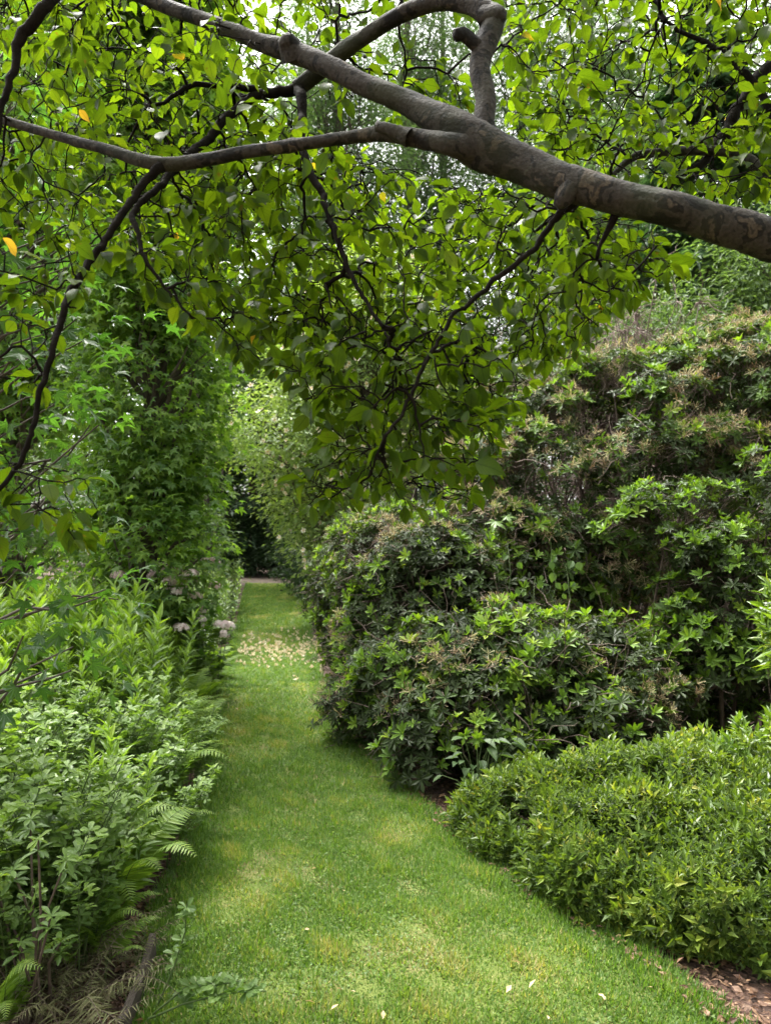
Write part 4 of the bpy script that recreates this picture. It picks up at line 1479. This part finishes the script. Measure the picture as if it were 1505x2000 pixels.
# ------------------------------------------------------------------ the kousa dogwood overhead
def spline(pts, step=.03):
    P = np.array([np.concatenate([at(p[0], p[1], p[2]), [p[3] * .5 * p[2] / F]]) for p in pts])
    return spline_w(P, step)


def spline_w(P, step=.03):
    P = np.asarray(P, float)
    E = np.concatenate([2 * P[:1] - P[1:2], P, 2 * P[-1:] - P[-2:-1]])
    out = []
    for i in range(1, len(E) - 2):
        p0, p1, p2, p3 = E[i - 1], E[i], E[i + 1], E[i + 2]
        n = max(2, int(np.linalg.norm(p2[:3] - p1[:3]) / step))
        t = np.linspace(0, 1, n, endpoint=False)[:, None]
        out.append(.5 * (2 * p1 + (p2 - p0) * t + (2 * p0 - 5 * p1 + 4 * p2 - p3) * t ** 2 + (3 * p1 - p0 - 3 * p2 + p3) * t ** 3))
    out.append(P[-1:])
    return np.concatenate(out)


def tube_frames(P):
    T = nrm(np.gradient(P, axis=0))
    x = nrm(np.cross(T[0], [0.1, .2, 1.0]))
    X = []
    for t in T:
        x = nrm(x - t * np.dot(x, t))
        X.append(x)
    X = np.array(X)
    return T, X, np.cross(T, X)


def limb_mesh(S_, sides, seed, mbo, rough=.05):
    r = np.random.default_rng(seed)
    P, R_ = S_[:, :3].copy(), np.abs(S_[:, 3])
    T, X, Yv = tube_frames(P)
    n = len(P)
    an = np.arange(sides) * 2 * math.pi / sides
    ln = np.concatenate([[0], np.cumsum(np.linalg.norm(np.diff(P, axis=0), axis=1))])
    A, Bq = np.meshgrid(an, ln)
    bump = 1 + rough * (np.sin(A * 2 + Bq * 9 + seed) * .6 + np.sin(A * 3 - Bq * 17 + seed * 2) * .4 + np.sin(A + Bq * 31) * .5 + np.sin(A * 5 + Bq * 47 + seed) * .3 + r.normal(0, .3, A.shape))
    for _ in range(max(3, int(ln[-1] * 7))):
        kl, ka, kh = r.uniform(0, ln[-1]), r.uniform(0, 6.283), r.uniform(-.12, .26)
        rk = np.interp(kl, ln, R_)
        da = np.abs((A - ka + math.pi) % (2 * math.pi) - math.pi)
        bump = bump + kh * np.exp(-(da / .75) ** 2 - ((Bq - kl) / (rk * r.uniform(.6, 1.5))) ** 2)
    rad = R_[:, None] * bump
    V = P[:, None] + rad[..., None] * (np.cos(an)[None, :, None] * X[:, None] + np.sin(an)[None, :, None] * Yv[:, None])
    i, j = np.meshgrid(np.arange(n - 1), np.arange(sides), indexing='ij')
    q = np.stack([i * sides + j, i * sides + (j + 1) % sides, (i + 1) * sides + (j + 1) % sides, (i + 1) * sides + j], -1).reshape(-1, 4)
    V = V.reshape(-1, 3)
    c = len(V)
    V = np.concatenate([V, P[-1:] + T[-1:] * R_[-1] * .5])
    e = (n - 1) * sides
    cap = np.array([(e + k, e + (k + 1) % sides, c, c) for k in range(sides)])
    # close the end with quads that share the tip
    cap[:, 3] = c
    cap = np.array([(e + k, e + (k + 1) % sides, e + (k + 2) % sides, c) for k in range(0, sides, 2)])
    mbo.raw(V, np.concatenate([q, cap]))


LIMBS = [
    ("main", "thick mottled main limb crossing from the trunk", [(2130, 700, 2.15, 104), (1960, 620, 2.05, 92), (1800, 565, 1.97, 82), (1650, 515, 1.92, 76), (1505, 468, 1.9, 75), (1300, 408, 1.9, 66), (1120, 362, 1.95, 69), (1010, 318, 2.0, 70),
              (920, 272, 2.03, 78), (800, 204, 2.1, 49), (700, 160, 2.15, 41), (620, 120, 2.2, 39), (560, 98, 2.25, 40), (500, 80, 2.3, 31), (430, 50, 2.35, 29), (290, -2, 2.45, 26), (150, -75, 2.5, 36), (0, -165, 2.6, 28), (-160, -230, 2.7, 20)]),
    ("upright", "upright grey limb bending over to one side", [(952, 300, 2.02, 74), (946, 262, 2.03, 48), (944, 235, 2.035, 41), (948, 190, 2.05, 39), (936, 130, 2.07, 39), (945, 85, 2.09, 42), (962, 45, 2.11, 45), (940, 18, 2.13, 42), (905, 6, 2.16, 34), (850, 4, 2.2, 33), (790, 25, 2.26, 32), (720, 66, 2.34, 30),
                 (655, 112, 2.42, 33), (600, 158, 2.5, 30), (580, 174, 2.52, 30)]),
    ("low", "long horizontal side limb", [(960, 305, 2.06, 68), (890, 285, 2.0, 44), (830, 272, 2.03, 35), (760, 262, 2.07, 31), (700, 266, 2.1, 25), (620, 277, 2.1, 24), (500, 294, 2.1, 24), (400, 312, 2.1, 25), (310, 320, 2.1, 26), (200, 290, 2.15, 21), (100, 262, 2.2, 18), (0, 233, 2.25, 16), (-120, 205, 2.3, 15), (-260, 190, 2.3, 8)]),
    ("fall", "dark branch drooping from the horizontal limb", [(322, 316, 2.1, 24), (290, 352, 2.08, 16), (255, 405, 2.04, 15), (215, 462, 2.0, 15), (160, 530, 1.95, 15), (112, 600, 1.9, 14), (88, 680, 1.87, 12), (58, 790, 1.84, 11), (45, 865, 1.82, 11), (0, 932, 1.8, 10), (-70, 1000, 1.78, 9)]),
    ("corner", "short dark branch hanging in the upper corner", [(230, -120, 2.1, 30), (140, -20, 2.05, 25), (78, 32, 2.0, 22), (38, 82, 2.0, 20), (36, 120, 2.0, 15), (18, 190, 1.98, 13), (0, 262, 1.96, 11), (-25, 330, 1.95, 8)]),
    ("inner", "thin dark branch dropping through the middle of the canopy", [(582, 172, 2.52, 26), (596, 235, 2.42, 17), (612, 310, 2.33, 15), (640, 400, 2.24, 13), (672, 485, 2.16, 11), (712, 580, 2.1, 8), (748, 640, 2.05, 7)]),
    ("cross", "dark branch slanting behind the horizontal limb", [(584, 174, 2.52, 24), (520, 177, 2.5, 20), (486, 196, 2.48, 18), (430, 250, 2.42, 17), (370, 312, 2.3, 17), (330, 358, 2.2, 15), (268, 410, 2.1, 13), (262, 450, 2.06, 10), (285, 515, 2.02, 8), (335, 580, 2.0, 5)]),
    ("slim", "slim side branch below the main limb's knuckle", [(505, 180, 2.5, 14), (440, 172, 2.48, 11), (380, 165, 2.46, 10), (330, 192, 2.42, 8), (275, 216, 2.4, 5)]),
    ("hang", "long drooping branch hanging down to the leaf tips", [(1130, 375, 1.97, 34), (1092, 422, 2.0, 15), (1045, 485, 2.0, 11), (960, 558, 2.0, 10), (880, 620, 1.98, 9), (832, 700, 1.95, 8), (785, 795, 1.93, 7), (745, 862, 1.9, 5), (720, 930, 1.9, 4)]),
    ("spur", "short spur below the thick limb", [(1215, 405, 1.93, 24), (1190, 450, 1.95, 12), (1165, 502, 1.96, 6)]),
    ("far_arch", "arching dark branch beyond the thick limb", [(1900, 600, 2.4, 60), (1700, 470, 2.6, 40), (1560, 390, 2.7, 30), (1500, 342, 2.75, 26), (1440, 302, 2.8, 22), (1385, 294, 2.8, 19), (1290, 298, 2.8, 17), (1235, 308, 2.8, 14), (1185, 352, 2.8, 9), (1120, 400, 2.8, 5)]),
    ("far_rise", "slanting dark branch rising out of the arching one", [(1300, 372, 2.75, 12), (1370, 325, 2.8, 16), (1400, 275, 2.85, 22), (1440, 205, 2.9, 22), (1505, 118, 2.95, 22), (1580, 30, 3.0, 18), (1680, -90, 3.0, 10)]),
    ("far_low", "second slanting branch at the edge of the canopy", [(1560, 395, 2.7, 24), (1540, 280, 2.75, 20), (1470, 170, 2.8, 15), (1380, 90, 2.85, 10), (1290, 40, 2.9, 6)]),
]
TB = (2.75, 2.35, 0.0)
dog = thing("dogwood_tree", "overhanging tree with flaking mottled limbs and backlit oval leaves over the path", "tree", TB)
main_start = at(2130, 700, 2.15)
b = MB()
tp_ = np.array([(TB[0], TB[1], -.02, .19), (TB[0] - .03, TB[1], .12, .15), (TB[0] - .1, TB[1] - .02, .6, .125), (TB[0] - .22, TB[1] - .06, 1.2, .118), (TB[0] - .45, TB[1] - .12, 1.75, .112), (*main_start, .1), (*(at(2040, 655, 2.09)), .095)])
limb_mesh(spline_w(tp_), 16, 3, b)
b.build("trunk", [M['bark']], dog, smooth=True)
limb_objs, nodes, nown, nlen = [], [], [], []
for li, (nm, lb, pts) in enumerate(LIMBS):
    S_ = spline(pts, .014)
    thin = S_[:, 3].max() < .03
    rr_ = np.random.default_rng(700 + li)
    if thin:
        wn = np.cumsum(rr_.normal(0, .0026, (len(S_), 3)), 0)
        wn -= np.linspace(0, 1, len(S_))[:, None] * wn[-1]
        S_[:, :3] += wn
    b = MB()
    limb_mesh(S_, 36 if not thin else 10, 700 + li, b, .06 if not thin else .08)
    if nm == "upright":      # broken stub and the knuckle at the bend
        limb_mesh(spline([(940, 95, 2.08, 30), (915, 76, 2.06, 24), (902, 66, 2.05, 24), (890, 70, 2.04, 22)], .008), 10, 5, b, .16)
        limb_mesh(spline([(950, 40, 2.12, 60), (968, 34, 2.1, 42), (980, 36, 2.09, 30)], .008), 12, 6, b, .08)
    if nm == "main":
        limb_mesh(spline([(575, 115, 2.24, 52), (565, 90, 2.22, 40), (556, 74, 2.2, 30)], .008), 12, 7, b, .1)
        limb_mesh(spline([(1108, 372, 1.94, 44), (1098, 390, 1.93, 36), (1092, 399, 1.925, 24)], .008), 12, 8, b, .14)
    if nm == "low":
        limb_mesh(spline([(800, 268, 2.03, 40), (760, 252, 2.04, 26), (735, 247, 2.05, 20)], .008), 10, 9, b, .2)
    o = b.build("limb", [M['bark'] if not thin else M['twig']], dog, smooth=True)
    o['label'] = lb
    limb_objs.append(o)
    if S_[:, 3].max() < .06 or nm in ("main", "low"):
        sel = S_[(S_[:, 3] < .034)][::3]
        for s in sel:
            nodes.append(s[:3])
            nown.append(li)
            nlen.append(0.0)


def in_poly(px, py, poly):
    ins = np.zeros(len(px), bool)
    j = len(poly) - 1
    for i in range(len(poly)):
        xi, yi = poly[i]
        xj, yj = poly[j]
        c = ((yi > py) != (yj > py)) & (px < (xj - xi) * (py - yi) / (yj - yi + 1e-9) + xi)
        ins ^= c
        j = i
    return ins


REG = [  # where the leafy sprays are: outline, number, near and far depth
    ([(-220, -140), (520, -140), (590, 60), (560, 180), (600, 330), (420, 470), (330, 480), (-220, 460)], 1150, 2.15, 3.5),
    ([(330, 300), (620, 250), (760, 330), (1100, 380), (1190, 430), (1240, 560), (1150, 690), (1040, 720), (640, 690), (430, 640), (370, 520)], 1300, 2.1, 3.6),
    ([(430, 600), (900, 600), (1030, 740), (980, 860), (940, 960), (870, 1010), (820, 1005), (760, 960), (600, 985), (585, 930), (640, 880), (560, 720), (440, 690)], 520, 1.88, 2.7),
    ([(980, -140), (1680, -140), (1680, 420), (1505, 400), (1300, 380), (1180, 340), (1000, 270), (975, 130)], 1180, 2.3, 3.8),
    ([(1100, 400), (1290, 440), (1340, 530), (1200, 600), (1120, 560)], 90, 1.9, 2.6),
    ([(-200, 430), (240, 430), (150, 640), (60, 760), (-200, 800)], 80, 1.8, 2.5),
    ([(-200, 860), (60, 880), (190, 930), (215, 1040), (60, 1060), (-200, 1050)], 85, 1.75, 2.1),
    ([(600, -250), (960, -250), (930, 10), (640, 60), (560, 20)], 170, 2.3, 3.2),
    ([(620, 60), (900, 130), (910, 250), (640, 200)], 50, 2.3, 2.9),
    ([(230, 430), (420, 470), (440, 620), (400, 640), (280, 560)], 75, 1.95, 2.9),
]
r = np.random.default_rng(77)
AT = []
for poly, n, d0, d1 in REG:
    pl = np.array(poly, float)
    got = []
    while len(got) < n:
        px = r.uniform(pl[:, 0].min(), pl[:, 0].max(), 4 * n)
        py = r.uniform(pl[:, 1].min(), pl[:, 1].max(), 4 * n)
        k = in_poly(px, py, poly)
        got += list(at(px[k], py[k], r.uniform(d0, d1, k.sum())))
    AT += got[:n]
AT = np.array(AT)
NMAX = len(nodes) + len(AT) * 5
NP_ = np.zeros((NMAX, 3))
NP_[:len(nodes)] = nodes
NL = np.zeros(NMAX)
OWN = np.zeros(NMAX, int)
OWN[:len(nodes)] = nown
PAR = np.full(NMAX, -1)
cnt = len(nodes)
d0_ = np.array([np.min(np.sum((NP_[:cnt] - a) ** 2, 1)) for a in AT])
segs, sown, sstart, tips = [], [], [], []
for ai in np.argsort(d0_):
    a = AT[ai]
    dist = np.linalg.norm(NP_[:cnt] - a, axis=1)
    k = int(np.argmin(dist + .22 * NL[:cnt] + np.where(NL[:cnt] == 0, .05, 0)))
    dk = dist[k]
    if dk < .025:
        continue
    s_ = NP_[k].copy()
    q = [s_]
    v = a - s_
    side = nrm(np.cross(v, r.normal(0, 1, 3)))
    for j in range(1, 5):
        t = j / 4
        p = s_ + v * t + side * math.sin(t * 3.14) * min(dk, .25) * r.uniform(.0, .12) + r.normal(0, .035 * min(dk, .3) if j < 4 else 0, 3) + np.array([0, 0, .06 * dk * math.sin(t * 3.14)])
        q.append(p)
        NP_[cnt] = p
        NL[cnt] = NL[k] + dk * t
        OWN[cnt] = OWN[k]
        PAR[cnt] = len(segs)
        cnt += 1
    segs.append(q)
    sown.append(OWN[k])
    sstart.append(PAR[k])
    tips.append(dk)
segs = np.array(segs)
sown = np.array(sown)
ns = len(segs)
load = np.ones(ns)
for i in range(ns - 1, -1, -1):
    if sstart[i] >= 0:
        load[sstart[i]] += load[i]
rad0 = .0011 + .00056 * np.sqrt(load)
rad1 = .0009 + .00053 * np.sqrt(np.maximum(1, load - 1) * .7)
RT = rad0[:, None] * (1 - np.linspace(0, 1, 5)) + np.minimum(rad1, rad0)[:, None] * np.linspace(0, 1, 5)
# leaves: pairs at the tips and at some nodes
lp, ld, lo, lu = [], [], [], []
twp, fr_pos, fr_top, fr_own = [], [], [], []
for i in range(ns):
    q = segs[i]
    if r.random() < (.4 if segs[i][4][1] < 2.35 else .15):
        continue
    spots = [(4, 2 if r.random() < .45 else 1)] + [(j, 1) for j in (1, 2, 3) if r.random() < .14]
    for j, pairs in spots:
        dv = nrm(q[j] - q[j - 1])
        for pr in range(pairs):
            sv = nrm(np.cross(dv, r.normal(0, .4, 3) + UPV))
            if pr:
                sv = nrm(np.cross(dv, sv) * .7 + sv * .3)
            for sg in (1, -1):
                if r.random() < .12:
                    continue
                d = nrm(dv * r.uniform(.3, .9) + sv * sg * .8 + np.array([0, 0, -r.uniform(.05, .85)]))
                lp.append(q[j])
                ld.append(d)
                lo.append(sown[i])
                lu.append(nrm(UPV + r.normal(0, .45, 3) + sv * sg * .3))
    if r.random() < .1:
        fr_pos.append(q[4])
        fr_top.append(q[4] + np.array([r.normal(0, .012), r.normal(0, .012), r.choice([-1, 1]) * r.uniform(.025, .05)]))
        fr_own.append(sown[i])
lp, ld, lo, lu = np.array(lp), np.array(ld), np.array(lo), np.array(lu)
nl = len(lp)
lsz = np.clip(r.normal(.049, .013, nl), .02, .085)
pet = lp + ld * .012
ltint = np.clip(r.normal(.45, .2, nl), .0, .9)
ltint[r.random(nl) < .0012] = 1.0
lvar = r.integers(0, len(L_DOG), nl)
for li, o in enumerate(limb_objs):
    k = sown == li
    if k.any():
        b = MB()
        b.tubes(segs[k], RT[k], 5)
        kk = lo == li
        b.tubes(np.stack([lp[kk], pet[kk]], 1), np.full((kk.sum(), 2), .0009), 3)
        b.build("twigs", [M['twig']], o, smooth=True)
        b = MB()
        for q in range(len(L_DOG)):
            kk = (lo == li) & (lvar == q)
            b.inst(L_DOG[q], pet[kk], ld[kk], lu[kk], lsz[kk], ltint[kk], wide=r.uniform(.85, 1.15, kk.sum()), jit=.0)
        b.build("foliage", [M['dogleaf']], o, smooth=True)
# small round fruits on stalks
fm_ = MB()
fm_.tubes(np.array([[(0, 0, 0), (0, 0, .03)]]), np.array([[.0011, .0009]]), 4, mi=1)
u_, v_ = np.meshgrid(np.linspace(0, math.pi, 6), np.arange(8) * 2 * math.pi / 8, indexing='ij')
SV = np.stack([np.sin(u_) * np.cos(v_), np.sin(u_) * np.sin(v_), np.cos(u_)], -1).reshape(-1, 3) * .0062 + np.array([0, 0, .035])
SQ = [(i * 8 + j, i * 8 + (j + 1) % 8, (i + 1) * 8 + (j + 1) % 8, (i + 1) * 8 + j) for i in range(5) for j in range(8)]
fm_.raw(SV, SQ)
FMESH = fm_.mesh("fruit", [M['fruit'], M['twig']], True)
for p, tpn, ow in list(zip(fr_pos, fr_top, fr_own))[:95]:
    po = parent_origin(limb_objs[ow])
    o = put(FMESH, "fruit", limb_objs[ow], tuple(p - np.array(po)))
    o.rotation_euler = Vector(tpn - p).to_track_quat('Z', 'Y').to_euler()

# ------------------------------------------------------------------ fallen flowers and leaves on the lawn
fm_ = MB()
fm_.inst(whorl(grid_leaf([(0, .08), (.5, .3), (1, .14)], .05, -.2), 5, 20, 14, wd=1.2, seed=9), np.zeros((1, 3)), np.array([[0, .15, 1.0]]), np.array([[1.0, 0, 0]]), np.array([.036]), np.array([.5]), jit=.15)
fm_.inst(whorl(L_SMALL, 7, 40, 14, seed=2), np.array([[0, 0, .004]]), np.array([[0, .15, 1.0]]), np.array([[1.0, 0, 0]]), np.array([.015]), np.array([.5]), mi=1)
FALL = fm_.mesh("fallen_flower", [M['petal'], M['yellow']])
r = np.random.default_rng(78)
proto_f = None
for i in range(280):
    Y = float(np.clip(10.9 + .55 * math.sin(i * 2.4) + r.normal(0, .75), 8.4, 13.8))
    x = EL(Y) + .1 + (ER(Y) - EL(Y) + .1) * r.random()
    if proto_f is None:
        proto_f = bpy.data.objects.new("fallen_flower", FALL)
        COL.objects.link(proto_f)
        tag(proto_f, "fallen cream white flower lying on the lawn under the white flowered tree", "flower", "fallen white flowers on the lawn")
        o = proto_f
    else:
        o = proto_f.copy()
        COL.objects.link(o)
    o.location = (x, Y, r.uniform(.022, .04))
    o.rotation_euler = (r.normal(0, .7), r.normal(0, .7), r.uniform(0, 6.28))
    s = r.uniform(.7, 1.2)
    o.scale = (s, s * r.uniform(.6, 1), s)
fm_ = MB()
fm_.inst(L_FLAT, np.array([[0, -.5, .0]]), np.array([[0, 1.0, .1]]), np.array([[0, .1, 1.0]]), np.array([1.0]), np.array([.9]))
DL = fm_.mesh("fallen_leaf", [M['dryleaf']])
for i, (px, py) in enumerate([(615, 1702), (672, 1745), (602, 1820), (385, 1922), (610, 1960), (665, 1935), (1003, 1883), (988, 1935), (1170, 1952), (1063, 1990), (1033, 1925), (1165, 1948), (1258, 1932), (450, 1495), (690, 1940), (655, 1970), (748, 1985), (465, 1390), (485, 1335), (525, 1350)]):
    Y = EYE * F / (py - 1050)
    o = bpy.data.objects.new("fallen_leaf", DL)
    COL.objects.link(o)
    o.location = ((px - 752.5) / F * Y, Y, .04)
    o.rotation_euler = (r.normal(0, .35), r.normal(0, .35), r.uniform(0, 6.28))
    s = r.uniform(.022, .04)
    o.scale = (s, s, s)
    tag(o, "small pinkish tan fallen leaf lying on the open lawn", "leaf", "fallen leaves on the lawn")
